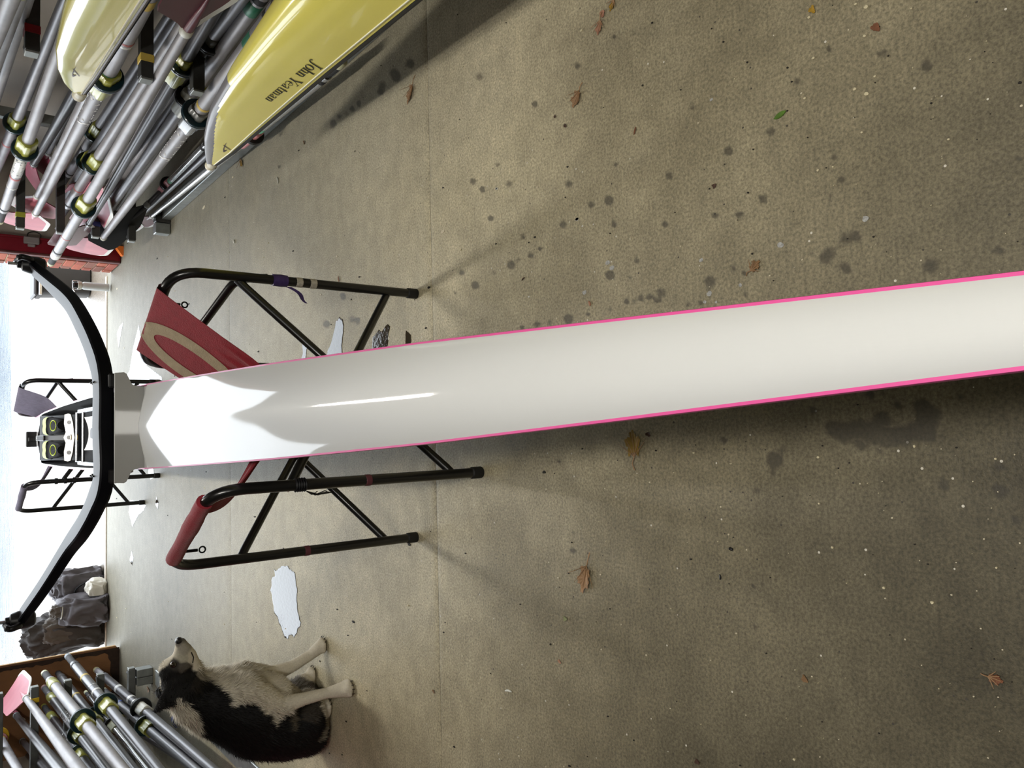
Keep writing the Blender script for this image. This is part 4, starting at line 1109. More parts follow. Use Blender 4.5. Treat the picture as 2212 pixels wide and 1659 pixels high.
def trestle(label, rf, lf, lb, rb, h, rad, fabric, ring, sag_z, centre, hw, hull_d, pull=True):
    rf, lf, lb, rb = [np.asarray(p, float) for p in (rf, lf, lb, rb)]
    for p in (rf, lf, lb, rb): p[2] = 0
    up = lambda p, z: p + _Z * z
    t = thing('sling_trestle', label, 'trestle', (rf + lf + lb + rb) / 4)
    for a, b in ((rf, rb), (lf, lb)):
        path = arc_path([up(a, .018), up(a, h), up(b, h), up(b, .018)], .085, 8)
        mb = MB(); mb.tube(path, rad, 14, ref=(1, 0, 0)); mb.build('side_frame', M_TUBE, t, smooth=60)
        for p in (a, b):
            mb = MB(); mb.lathe(p, _Z, [(0, rad * 1.05), (.003, rad * 1.2), (.035, rad * 1.2), (.038, rad)], 14); mb.build('foot_cap', M_RUBB, t, smooth=40)
    inn = lambda a, b, k: a + unit(b - a) * k
    # crossing braces of the two end planes
    for (a, b, za, zb) in ((rf, lf, .585, .085), (lf, rf, .575, .105), (rb, lb, .565, .10), (lb, rb, .575, .10)):
        off = unit(np.cross(b - a, _Z)) * (rad * .9) * (1 if za != .575 else -1)
        path = [up(inn(a, b, .0), za) + off, up(inn(a, b, .03), za - .02) + off, up(inn(b, a, .03), zb + .02) + off, up(b, zb) + off]
        mb = MB(); mb.tube(path, rad * .86, 12); mb.build('cross_brace', M_TUBE, t, smooth=60)
        mb = MB()
        for p in (path[0], path[-1]): mb.lathe(p - unit(off) * .012 + unit(off) * (rad * .9), unit(off), [(0, .008), (.006, .008), (.009, .004)], 8)
        mb.build('bolt', M_ALU, t)
    for a, b in ((rf, rb),):
        path = arc_path([up(a, .50), up(a, .585) + unit(b - a) * .015, up(b, .665)], .07, 5)
        path = [p + unit(np.cross(b - a, _Z)) * rad * .4 for p in path]
        mb = MB(); mb.tube(path, rad * .86, 12); mb.build('side_brace', M_TUBE, t, smooth=60)
    # sling: from the right bar, under the hull, to the left bar
    rm, lm = (rf + rb) / 2, (lf + lb) / 2
    al_r, al_l = unit(rb - rf), unit(lb - lf)
    span_r, span_l = np.linalg.norm(rb - rf) / 2 - .075, np.linalg.norm(lb - lf) / 2 - .075
    acr = unit(lm - rm)
    c = np.asarray(centre, float)
    cen = rm + acr * float((c - rm) @ acr); cen[2] = 0
    along_c = unit(al_r + al_l)
    prof = [(rm + _Z * (h - rad * 1.6) + acr * rad * 1.0, al_r, span_r), (rm + _Z * (h - .002) + acr * rad * 1.25, al_r, span_r), (rm + _Z * (h + rad * 1.25), al_r, span_r), (rm + _Z * (h + .002) - acr * rad * 1.3, al_r, span_r * 1.0), (rm + _Z * (h - rad * 1.3) - acr * rad * .2, al_r, span_r)]
    # order along the sling: wrap outward over the right bar then down inside it
    prof = [(rm - acr * rad * 1.25 + _Z * (h - .01), al_r, span_r), (rm - acr * rad * .9 + _Z * (h + rad * .95), al_r, span_r), (rm + _Z * (h + rad * 1.3), al_r, span_r), (rm + acr * rad * 1.1 + _Z * (h + rad * .8), al_r, span_r)]
    low = sag_z
    prof += [(cen - acr * (hw + .075) + _Z * (low + hull_d * .74), al_r, span_r * .93), (cen - acr * (hw + .012) + _Z * (low + hull_d * .40), along_c, span_r * .82),
             (cen - acr * (hw * .55) + _Z * (low + .025), along_c, span_r * .66), (cen + _Z * low, along_c, span_r * .55), (cen + acr * (hw * .55) + _Z * (low + .025), along_c, span_l * .5),
             (cen + acr * (hw + .012) + _Z * (low + hull_d * .40) + al_l * -.05, along_c, span_l * .40), (lm - acr * (rad * 3.4) + _Z * (h - .085) - al_l * span_l * .55, al_l, span_l * .30),
             (lm - acr * rad * 1.3 + _Z * (h + rad * .3) - al_l * span_l * .66, al_l, span_l * .30), (lm + _Z * (h + rad * 1.15) - al_l * span_l * .66, al_l, span_l * .30), (lm + acr * rad * 1.2 + _Z * (h) - al_l * span_l * .66, al_l, span_l * .30), (lm + _Z * (h - rad * 1.3) - al_l * span_l * .66, al_l, span_l * .30)]
    NS = 151
    Cd, Ad = spline([p[0] for p in prof], 900), spline([p[1] for p in prof], 900)
    Wq = np.interp(np.linspace(0, len(prof) - 1, 900), range(len(prof)), [p[2] for p in prof])
    arc = np.concatenate([[0], np.cumsum(np.linalg.norm(np.diff(Cd, axis=0), axis=1))]); TOT = arc[-1]; tt = np.linspace(0, TOT, NS)
    C = np.stack([np.interp(tt, arc, Cd[:, k]) for k in range(3)], 1); A = np.stack([np.interp(tt, arc, Ad[:, k]) for k in range(3)], 1); Wd = np.interp(tt, arc, Wq)
    G = []
    for i in range(NS):
        row = []
        f = i / (NS - 1)
        T_ = unit(C[min(NS - 1, i + 1)] - C[max(0, i - 1)]); n_ = unit(np.cross(T_, A[i]))
        gather = math.sin(math.pi * min(1, max(0, (f - .25) / .62))) if f > .25 else 0
        for j in range(41):
            w = -1 + 2 * j / 40
            p = C[i] + A[i] * (w * Wd[i]) + n_ * (.006 * gather * math.sin(w * 19 + 3 * f) + .003 * gather * math.sin(w * 41))
            p = p - _Z * (.012 * (w * w) * gather)
            row.append(p)
        G.append(row)
    mb = MB(); mb.grid(G); mb.grid([[p - _Z * .0015 for p in r_] for r_ in G], flip=True)
    so = mb.build('sling', fabric, t, smooth=70)
    if ring:            # printed ring, a band laid on the cloth
        GA = np.array(G)
        def on_cloth(s_, w):
            i = min(NS - 1.001, max(0, s_ / TOT * (NS - 1))); j = min(39.999, max(0, (w + 1) / 2 * 40))
            i0, j0 = int(i), int(j); fi, fj = i - i0, j - j0
            p = (1 - fi) * ((1 - fj) * GA[i0, j0] + fj * GA[i0, j0 + 1]) + fi * ((1 - fj) * GA[i0 + 1, j0] + fj * GA[i0 + 1, j0 + 1])
            n_ = unit(np.cross(GA[i0 + 1, j0] - GA[i0, j0], GA[i0, j0 + 1] - GA[i0, j0]))
            return p + (n_ if n_[2] > 0 or s_ < .03 else -n_) * .0012
        mb = MB(); RG = []
        for k in range(72):
            th = 2 * math.pi * k / 72
            RG.append([on_cloth(.212 + (.125 + .048 * q) * math.cos(th), .26 + (.30 + .30 * q) * math.sin(th)) for q in (0, .33, .67, 1)])
        RG.append(RG[0]); mb.grid(RG); mb.build('printed_ring', M_TANF, so, smooth=70)
    # sleeve that wraps the left bar
    mb = MB()
    pl = [up(lf, h) + al_l * (.055 + k * (2 * span_l + .04) / 14) for k in range(15)]
    mb.tube(pl, [rad * (1.36 + .05 * math.sin(k * 1.1) + (.16 if 3 < k < 7 else 0)) for k in range(15)], 14); mb.build('bar_sleeve', fabric, t, smooth=70)
    if pull:
        for q in (up(lb, h - .055) - al_l * .085 - acr * .006, up(rf, h - .05) + al_r * .13 + acr * .01):
            mb = MB(); mb.tube([q + _Z * .03, q], .004, 6); mb.tube([q + V(.008 * math.cos(a_), 0, .008 * math.sin(a_) - .012) for a_ in np.linspace(0, 6.28, 13)], .0022, 6, caps=False); mb.build('zip_pull', M_ZIP, so)
    return t

rf = atz(900, 635); lf = atz(1040, 1020); lb = atz(900, 1160); rb = rf + lb - lf
t1 = trestle('black sling trestle with red sling and tan ring under the scull bow', rf, lf, lb, rb, .765, .0142, M_REDF, True, ZG - .225, V(cxs(2.2), 2.2, 0), .115, .215)
# tapes and labels on the near right leg
legz = lambda u, v: float(aty(u, v, rf[1])[2])
for (u0, u1, m, g_) in ((588, 620, M_PURP, 1.22), (638, 652, M_PEEL, 1.06), (668, 682, M_PEEL, 1.06)):
    z1, z0 = legz(u0, 608), legz(u1, 610)
    mb = MB(); mb.lathe(V(rf[0], rf[1], z0), _Z, [(0, .0142), (.001, .0142 * g_), ((z1 - z0) * .4, .0142 * (g_ + .08 * (g_ > 1.1))), (z1 - z0 - .001, .0142 * g_), (z1 - z0, .0142)], 12); mb.build('tape_wrap', m, t1)
p0 = V(rf[0] - .015, rf[1] - .012, legz(618, 610))
mb = MB(); G = [[p0 + V(-.004 - .045 * f, -.004, -.065 * f - .01 * math.sin(f * 5)) + V(0, .0, 1) * w * (.010 - .006 * f) for w in (-1, 0, 1)] for f in np.linspace(0, 1, 9)]
mb.grid(G); mb.build('loose_tape_end', M_PURP, t1)
mb = MB(); z = float(aty(668, 1185, lb[1])[2]); mb.lathe(V(lb[0], lb[1], z), _Z, [(0, .0142), (.001, .0152), (.016, .0152), (.017, .0142)], 12); mb.build('tape_wrap', mat('dull_maroon_tape', (84, 40, 48), .6), t1)
z = float(aty(800, 1032, lf[1])[2])
mb = MB(); mb.lathe(V(lf[0], lf[1], z), _Z, [(0, .0142), (.001, .0152), (.016, .0152), (.017, .0142)], 12); mb.build('tape_wrap', mat('dull_maroon_tape', (84, 40, 48), .6), t1)
# frayed lashing on the near left leg
mb = MB(); z = float(aty(650, 1035, lf[1])[2])
for k in range(5): mb.lathe(V(lf[0], lf[1], z - .012 + k * .006), _Z, [(0, .015), (.003, .0185), (.006, .015)], 10)
for k in range(7):
    a_ = V(lf[0] - .016, lf[1] - .01, z - .01); d_ = V(-.006 - .006 * rng.random(), -.004 + .01 * rng.random(), -.05 * rng.random() - .03)
    mb.tube([a_, a_ + d_ * .5 + V(-.006, 0, 0), a_ + d_ + V(.006 * rng.random(), 0, 0)], .0012, 5)
mb.build('lashing', M_BLK, t1)
# second trestle, out towards the doorway
g = atz(335, 825); lf2 = atz(345, 1027); lb2 = atz(312, 1085); rb2 = g + lb2 - lf2
t2 = trestle('black sling trestle with grey pleated sling under the scull stern', g, lf2, lb2, rb2, .775, .0142, M_GRYF, False, ZG - .19, V(cxs(6.0), 6.0, 0), .125, .19, pull=False)
mb = MB()
for k in range(3):
    z = .60 - .05 * k; mb.lathe(V(lf2[0], lf2[1], z), _Z, [(0, .0142), (.001, .019), (.018, .019), (.019, .0142)], 12)
mb.build('foam_wrap', M_BLK, t2)

# ================================================================== THE DOG
def Q(u, v, y): return aty(u, v, y)
def capsule_mesh(mb, a, b, ra, rb_, sq=1.0, n=16):
    d = b - a; L = np.linalg.norm(d)
    if L < 1e-6: d = V(0, 0, 1)
    d = unit(d)
    prof = []
    for t in np.linspace(0, math.pi / 2, 6): prof.append((-ra * math.cos(t), ra * math.sin(t)))
    for t in np.linspace(0, math.pi / 2, 6)[::1]: prof.append((L + rb_ * math.sin(t), rb_ * math.cos(t)))
    prof[0] = (prof[0][0], 0.0); prof[-1] = (prof[-1][0], 0.0)
    prof = [(z, max(r_, 1e-4)) for z, r_ in prof]
    mb.lathe(a, d, prof, n)
def px(p, r_): return px_size(p, r_)
# joints read from the photograph, each with its own depth
J = dict(
    skull=(386, 1466, 2.86, 37), brow=(372, 1446, 2.85, 27), muzz0=(393, 1432, 2.84, 26), muzz1=(396, 1408, 2.83, 20), nose=(391, 1390, 2.825, 12.5), chin=(410, 1414, 2.83, 14), jaw=(414, 1450, 2.85, 24),
    neck0=(401, 1486, 2.865, 46), neck1=(432, 1508, 2.875, 58), chest0=(470, 1516, 2.89, 72), chest1=(520, 1528, 2.90, 80), sternum=(505, 1470, 2.87, 30), brisket=(585, 1500, 2.90, 44),
    back0=(560, 1556, 2.93, 78), loin=(615, 1566, 2.95, 70), rump=(655, 1572, 2.97, 58), seat=(672, 1588, 2.985, 34),
    shN=(528, 1492, 2.815, 36), elN=(606, 1527, 2.82, 24), foN=(652, 1511, 2.785, 14), wrN=(706, 1497, 2.755, 11.5), paN=(738, 1490, 2.73, 17), toN=(752, 1487, 2.705, 12),
    shF=(530, 1462, 2.95, 32), elF=(588, 1457, 2.975, 18), foF=(630, 1440, 2.975, 13), wrF=(672, 1414, 2.97, 11.5), paF=(690, 1398, 2.955, 14.5), toF=(699, 1387, 2.95, 10),
    thN=(650, 1550, 2.915, 52), knN=(662, 1522, 2.90, 32), hoN=(690, 1588, 2.955, 13), meN=(697, 1560, 2.93, 13), hpN=(700, 1536, 2.915, 16), htN=(701, 1522, 2.905, 11),
    thF=(640, 1510, 3.03, 40), knF=(655, 1480, 3.05, 24), hoF=(672, 1500, 3.06, 14), hpF=(672, 1462, 3.06, 14), htF=(674, 1449, 3.06, 10))
JP = {k: Q(u, v, y) for k, (u, v, y, r_) in J.items()}
JR = {k: px(JP[k], r_) for k, (u, v, y, r_) in J.items()}
for k in ('paN', 'toN', 'paF', 'toF', 'hoN', 'meN', 'hpN', 'htN', 'hpF', 'htF', 'hoF'):      # pads rest on the floor
    JP[k][2] = max(JR[k] * .86, min(JP[k][2], JR[k] * .9))
CH = [('skull', 'brow'), ('brow', 'muzz0'), ('muzz0', 'muzz1'), ('muzz1', 'nose'), ('jaw', 'chin'), ('skull', 'jaw'), ('skull', 'neck0'), ('jaw', 'neck0'), ('neck0', 'neck1'), ('neck1', 'chest0'), ('chest0', 'chest1'), ('chest0', 'sternum'), ('sternum', 'brisket'), ('chest1', 'brisket'),
      ('chest1', 'back0'), ('back0', 'loin'), ('loin', 'rump'), ('rump', 'seat'), ('brisket', 'loin'),
      ('shN', 'elN'), ('elN', 'foN'), ('foN', 'wrN'), ('wrN', 'paN'), ('paN', 'toN'), ('chest0', 'shN'), ('shF', 'elF'), ('elF', 'foF'), ('foF', 'wrF'), ('wrF', 'paF'), ('paF', 'toF'), ('chest0', 'shF'),
      ('rump', 'thN'), ('thN', 'knN'), ('knN', 'hoN'), ('hoN', 'meN'), ('meN', 'hpN'), ('hpN', 'htN'), ('rump', 'thF'), ('thF', 'knF'), ('knF', 'hoF'), ('hoF', 'hpF'), ('hpF', 'htF')]
mb = MB()
for a, b in CH: capsule_mesh(mb, JP[a], JP[b], JR[a], JR[b])
# ears: near ear swept back, far ear just showing
def ear(base, tip, wid, nrm, front):
    mb2 = []
    d = unit(tip - base); L = np.linalg.norm(tip - base); s_ = unit(np.cross(d, nrm))
    for i in range(5):
        f = i / 4
        c = base + d * (L * f) + nrm * (.010 * math.sin(f * 2.5))
        w_ = wid * (1 - f ** 1.6) * .5 + .004
        capsule_mesh(mb, c - s_ * w_ * .8, c + s_ * w_ * .8, .0075 * (1 - .4 * f) + .002, .0075 * (1 - .4 * f) + .002, n=8)
        if i:
            capsule_mesh(mb, c, prevc, .009, .009, n=8)
            for sg in (-1, 1): capsule_mesh(mb, c + s_ * sg * w_ * .7, prevc + s_ * sg * prevw * .7, .007, .007, n=8)
        prevc, prevw = c, w_
eN0, eN1 = Q(377, 1492, 2.825), Q(336, 1536, 2.835)
ear(eN0, eN1, .055, unit(V(.35, -1, .2)), 1)
eF0, eF1 = Q(356, 1486, 2.92), Q(346, 1506, 2.935)
ear(eF0, eF1, .045, unit(V(.2, 1, .3)), -1)
# toes
def toes(p, q, r_):
    d = unit(V(*(q - p)[:2], 0)); s_ = V(-d[1], d[0], 0)
    for k in range(4):
        o = (k - 1.5) / 1.5
        a = q + s_ * (o * r_ * .82) - d * (.25 * r_ * o * o); a[2] = r_ * .55
        capsule_mesh(mb, a - d * r_ * .8, a + d * r_ * .35, r_ * .42, r_ * .36, n=10)
toes(JP['paN'], JP['toN'], JR['paN'] * .95); toes(JP['paF'], JP['toF'], JR['paF'] * .95)
toes(JP['hpN'], JP['htN'], JR['hpN'] * .9); toes(JP['hpF'], JP['htF'], JR['hpF'] * .9)
# tail lying on the floor behind
tl = [JP['seat'], JP['seat'] + V(-.05, .06, -.03), JP['seat'] + V(-.09, .15, -.04), JP['seat'] + V(-.05, .26, -.045)]
for p in tl[1:]: p[2] = .024
for a, b in zip(tl, tl[1:]): capsule_mesh(mb, a, b, .024, .022)
dogroot = V(*(JP['paN'][:2] + JP['rump'][:2]) / 2, 0)
tmp = mb.build('body', M_BLK, None, smooth=0)
md = tmp.modifiers.new('r', 'REMESH'); md.mode = 'VOXEL'; md.voxel_size = 0.0058
ms = tmp.modifiers.new('s', 'SMOOTH'); ms.factor = 0.5; ms.iterations = 5
dg = bpy.context.evaluated_depsgraph_get()
body_me = bpy.data.meshes.new_from_object(tmp.evaluated_get(dg))
bpy.data.objects.remove(tmp)
n = len(body_me.vertices); co = np.empty(n * 3); body_me.vertices.foreach_get('co', co); co = co.reshape(-1, 3)
no = np.empty(n * 3); body_me.vertices.foreach_get('normal', no); no = no.reshape(-1, 3)
# coat pattern: nearest of these spots (a place on the animal and its colour)
WHT, BLK, GRY, TAN, PNK = (222, 214, 196), (17, 16, 16), (112, 106, 98), (150, 132, 108), (60, 44, 40)
PAT = [(391, 1386, 2.80, GRY), (398, 1402, 2.80, (168, 162, 148)), (384, 1404, 2.84, WHT), (398, 1420, 2.80, (186, 180, 162)), (410, 1420, 2.80, WHT), (372, 1425, 2.85, WHT), (418, 1436, 2.84, WHT), (360, 1440, 2.88, WHT), (350, 1462, 2.89, WHT),
       (382, 1440, 2.80, (58, 54, 50)), (398, 1438, 2.80, (90, 84, 76)), (376, 1456, 2.80, BLK), (390, 1470, 2.80, BLK), (408, 1462, 2.80, BLK), (360, 1470, 2.83, BLK), (372, 1486, 2.80, BLK), (398, 1486, 2.80, BLK), (355, 1490, 2.84, BLK), (340, 1530, 2.83, BLK), (352, 1515, 2.83, BLK), (362, 1500, 2.82, BLK), (376, 1480, 2.79, (44, 40, 36)), (350, 1500, 2.93, BLK),
       (424, 1440, 2.84, WHT), (440, 1450, 2.82, (150, 142, 126)), (455, 1446, 2.84, WHT), (480, 1444, 2.86, WHT), (470, 1462, 2.80, WHT), (500, 1460, 2.82, WHT), (490, 1484, 2.79, WHT), (430, 1478, 2.79, (40, 36, 32)), (450, 1480, 2.79, BLK), (420, 1500, 2.79, BLK), (440, 1510, 2.78, BLK), (470, 1500, 2.78, BLK), (480, 1520, 2.78, BLK), (455, 1530, 2.78, BLK), (505, 1502, 2.78, WHT),
       (388, 1520, 2.83, WHT), (396, 1532, 2.85, WHT), (412, 1540, 2.83, WHT), (425, 1556, 2.83, WHT), (400, 1550, 2.88, WHT), (430, 1574, 2.88, WHT), (436, 1590, 2.92, WHT), (415, 1565, 2.93, WHT), (450, 1560, 2.80, BLK), (458, 1580, 2.83, BLK), (470, 1600, 2.88, BLK), (500, 1560, 2.79, BLK), (510, 1540, 2.78, BLK), (540, 1600, 2.85, BLK), (520, 1620, 2.92, BLK), (560, 1630, 2.93, BLK), (560, 1560, 2.79, BLK), (540, 1536, 2.77, BLK),
       (530, 1492, 2.76, WHT), (550, 1500, 2.76, WHT), (560, 1516, 2.76, WHT), (580, 1522, 2.76, WHT), (604, 1540, 2.77, WHT), (600, 1520, 2.76, WHT), (620, 1512, 2.76, WHT), (650, 1508, 2.74, WHT), (700, 1496, 2.73, WHT), (740, 1490, 2.70, WHT),
       (530, 1455, 2.88, WHT), (550, 1480, 2.84, WHT), (570, 1480, 2.86, WHT), (600, 1490, 2.88, WHT), (580, 1456, 2.96, WHT), (620, 1444, 2.96, WHT), (670, 1414, 2.96, WHT), (695, 1392, 2.94, WHT), (610, 1466, 2.98, (150, 144, 132)), (640, 1476, 3.0, (120, 114, 104)), (640, 1492, 2.88, (170, 160, 140)),
       (610, 1556, 2.82, BLK), (600, 1580, 2.86, BLK), (600, 1620, 2.92, BLK), (640, 1600, 2.90, BLK), (650, 1565, 2.85, BLK), (630, 1545, 2.82, (96, 88, 74)), (650, 1530, 2.84, BLK), (660, 1540, 2.85, (60, 54, 46)), (680, 1560, 2.88, BLK), (690, 1590, 2.93, BLK), (696, 1562, 2.90, (140, 132, 116)), (701, 1536, 2.89, WHT), (704, 1522, 2.89, WHT), (700, 1585, 2.93, BLK), (680, 1600, 2.97, BLK),
       (672, 1462, 3.03, WHT), (675, 1448, 3.04, WHT), (665, 1478, 3.03, (90, 82, 74)), (668, 1495, 3.03, BLK), (600, 1560, 3.15, BLK), (520, 1550, 3.1, BLK), (470, 1540, 3.1, BLK), (420, 1520, 3.05, WHT), (380, 1480, 2.96, BLK), (650, 1580, 3.1, BLK)]
PP = np.array([Q(u, v, y) for u, v, y, c in PAT]); PC = np.array([lin(c)[:3] for *_, c in PAT])
def coat(p, soft=0.10):
    jit = np.array([mnoise.noise_vector(Vector(q * 38.0)) for q in p]) * .010
    D = ((p[:, None, :] + jit[:, None, :] - PP[None]) ** 2).sum(-1)
    i = np.argsort(D, axis=1)[:, :2]
    d0, d1 = np.sqrt(np.take_along_axis(D, i, 1)).T
    w = np.clip(.5 - (d1 - d0) / (.012), 0, .5)[:, None]
    return PC[i[:, 0]] * (1 - w) + PC[i[:, 1]] * w
colr = coat(co)
a = body_me.color_attributes.new('coat', 'FLOAT_COLOR', 'POINT')
a.data.foreach_set('color', np.column_stack([colr, np.ones(n)]).ravel().astype(np.float32))
body_me.polygons.foreach_set('use_smooth', np.ones(len(body_me.polygons), bool))
def coat_mat(name, rough, spec):
    m = bpy.data.materials.new(name); m.use_nodes = True; nt = m.node_tree; b = nt.nodes['Principled BSDF']
    at = nt.nodes.new('ShaderNodeAttribute'); at.attribute_name = 'coat'
    nz = nt.nodes.new('ShaderNodeTexNoise'); nz.inputs['Scale'].default_value = 120; nz.inputs['Detail'].default_value = 3
    mx = nt.nodes.new('ShaderNodeMix'); mx.data_type = 'RGBA'; mx.blend_type = 'MULTIPLY'; mx.inputs['Factor'].default_value = .35
    nt.links.new(at.outputs['Color'], mx.inputs[6]); nt.links.new(nz.outputs['Fac'], mx.inputs[7]); nt.links.new(mx.outputs[2], b.inputs['Base Color'])
    b.inputs['Roughness'].default_value = rough; b.inputs['Specular IOR Level'].default_value = spec
    return m
M_COAT = coat_mat('short_dog_coat', .75, .25); M_FUR = coat_mat('long_dog_fur', .65, .25)
body_me.materials.clear(); body_me.materials.append(M_COAT)
dog = thing('dog', 'black and white dog sitting on the floor, looking up past the trestle', 'dog', dogroot)
body_me.vertices.foreach_set('co', (co - dogroot).ravel()); body_me.update()
ob = bpy.data.objects.new('body', body_me); coll.objects.link(ob); ob.parent = dog; ORG[ob.name] = dogroot
# fur: fine tufts laid along the coat
tris = np.empty(0)
body_me.calc_loop_triangles()
lt = np.empty(len(body_me.loop_triangles) * 3, np.int32); body_me.loop_triangles.foreach_get('vertices', lt); lt = lt.reshape(-1, 3)
ar = np.linalg.norm(np.cross(co[lt[:, 1]] - co[lt[:, 0]], co[lt[:, 2]] - co[lt[:, 0]]), axis=1)
NF = 60000
ti = rng.choice(len(lt), NF, p=ar / ar.sum())
r1, r2 = np.sqrt(rng.random(NF)), rng.random(NF)
bw = np.stack([1 - r1, r1 * (1 - r2), r1 * r2], 1)
fp = (co[lt[ti]] * bw[:, :, None]).sum(1); fn = (no[lt[ti]] * bw[:, :, None]).sum(1); fn /= np.linalg.norm(fn, axis=1)[:, None] + 1e-9
fc = coat(fp)
# hair direction: away from the nose, down the body
head = JP['skull']; down = V(-.25, .05, -1.0)
gd = np.where((np.linalg.norm(fp - JP['muzz1'], axis=1) < .16)[:, None], fp - JP['nose'] - V(.02, 0, 0), down[None, :] + (fp - JP['chest0']) * .6)
gd /= np.linalg.norm(gd, axis=1)[:, None] + 1e-9
gd = gd - fn * (gd * fn).sum(1)[:, None]; gd /= np.linalg.norm(gd, axis=1)[:, None] + 1e-9
ln = np.full(NF, .012)
def near(k, r_): return np.linalg.norm(fp - JP[k], axis=1) < r_
for k, r_, L in (('neck1', .15, .024), ('chest0', .17, .022), ('back0', .18, .022), ('loin', .18, .022), ('rump', .14, .020), ('thN', .12, .018), ('brisket', .08, .016)):
    ln[near(k, r_)] = L
for k, r_, L in (('skull', .075, .009), ('muzz0', .055, .005), ('muzz1', .05, .004), ('nose', .04, .0025), ('foN', .05, .006), ('wrN', .06, .005), ('paN', .06, .004), ('elF', .05, .008), ('foF', .05, .006), ('wrF', .05, .005), ('paF', .05, .004), ('hpN', .06, .005), ('hpF', .05, .005)):
    ln[near(k, r_)] = L
low_ = fp[:, 2] < .03; ln[low_] = .003
ln *= .6 + .8 * rng.random(NF)
lift = .22 + .25 * rng.random(NF)
dirn = gd * (1 - lift)[:, None] + fn * lift[:, None] + rng.normal(0, .12, (NF, 3)); dirn /= np.linalg.norm(dirn, axis=1)[:, None]
sw = np.cross(dirn, fn); sw /= np.linalg.norm(sw, axis=1)[:, None] + 1e-9
wd = (.0011 + .0008 * rng.random(NF))[:, None]
b0 = fp - fn * .002
P_ = np.stack([b0 - sw * wd, b0 + sw * wd, b0 + dirn * ln[:, None]], 1).reshape(-1, 3) - dogroot
P_[:, 2] = np.maximum(P_[:, 2], .001)
me = bpy.data.meshes.new('fur')
me.vertices.add(NF * 3); me.vertices.foreach_set('co', P_.ravel())
me.loops.add(NF * 3); me.loops.foreach_set('vertex_index', np.arange(NF * 3, dtype=np.int32))
me.polygons.add(NF); me.polygons.foreach_set('loop_start', np.arange(0, NF * 3, 3, dtype=np.int32)); me.polygons.foreach_set('loop_total', np.full(NF, 3, np.int32))
me.update(calc_edges=True)
a = me.color_attributes.new('coat', 'FLOAT_COLOR', 'POINT')
fc2 = np.repeat(fc * (.82 + .36 * rng.random(NF))[:, None], 3, axis=0)
a.data.foreach_set('color', np.column_stack([fc2, np.ones(NF * 3)]).ravel().astype(np.float32))
me.materials.append(M_FUR)
fo = bpy.data.objects.new('fur', me); coll.objects.link(fo); fo.parent = dog; fo['kind'] = 'stuff'
# eye, nose, claws, collar tag
def surf(u, v, y0):
    """where the line of sight through a pixel meets the body"""
    o, d = Vector(EYE - dogroot), Vector(unit(ray(u, v)))
    ok, loc, nrm, _ = ob.ray_cast(o, d)
    return (np.array(loc) + dogroot, np.array(nrm)) if ok else (Q(u, v, y0), V(0, -1, 0))
bpy.context.view_layer.update()
M_EYE = mat('dark_brown_eye', (30, 18, 10), .06, coat=1.0)
M_NOSE = mat('black_wet_nose', (12, 11, 12), .3, coat=.4, bump=.3, scale=300)
p, nr = surf(375, 1436, 2.83)
mb = MB(); mb.lathe(p - nr * .008, nr, [(0, .0001)] + [(.011 - .011 * math.cos(t_) , .011 * math.sin(t_)) for t_ in np.linspace(.2, math.pi - .2, 9)] + [(.022, .0001)], 16); mb.build('eye', M_EYE, dog, smooth=80)
mb = MB(); nd = unit(JP['nose'] - JP['muzz1'])
c = JP['nose'] + nd * JR['nose'] * .55 + V(0, 0, .004)
G = []
for th in np.linspace(0, math.pi, 9):
    G.append([c + nd * (.014 * math.cos(th)) + V(0, 1, 0) * (.017 * math.sin(th) * math.cos(ph)) + np.cross(nd, V(0, 1, 0)) * (.013 * math.sin(th) * math.sin(ph)) for ph in np.linspace(0, 2 * math.pi, 15)[:-1]])
mb.grid(G, closed=True); mb.build('nose', M_NOSE, dog, smooth=80)
mb = MB(); p0_, _ = surf(413, 1409, 2.83); p1_, _ = surf(418, 1420, 2.83); p2_, _ = surf(416, 1432, 2.83)
mb.tube([p0_, p1_, p2_], .0022, 6); mb.build('mouth_line', M_NOSE, dog)
M_CLAW = mat('dark_claw', (40, 34, 30), .4)
for a_, b_, r_ in (('paN', 'toN', JR['paN'] * .95), ('paF', 'toF', JR['paF'] * .95), ('hpN', 'htN', JR['hpN'] * .9), ('hpF', 'htF', JR['hpF'] * .9)):
    d = unit(V(*(JP[b_] - JP[a_])[:2], 0)); s_ = V(-d[1], d[0], 0)
    for k in range(4):
        o = (k - 1.5) / 1.5
        q = JP[b_] + s_ * (o * r_ * .82) - d * (.25 * r_ * o * o); q[2] = r_ * .4
        mb = MB(); mb.tube([q + d * r_ * .60, q + d * r_ * .80 - _Z * .001, q + d * r_ * .95 - _Z * r_ * .2], [.0019, .0016, .0007], 8); mb.build('claw', M_CLAW, dog)

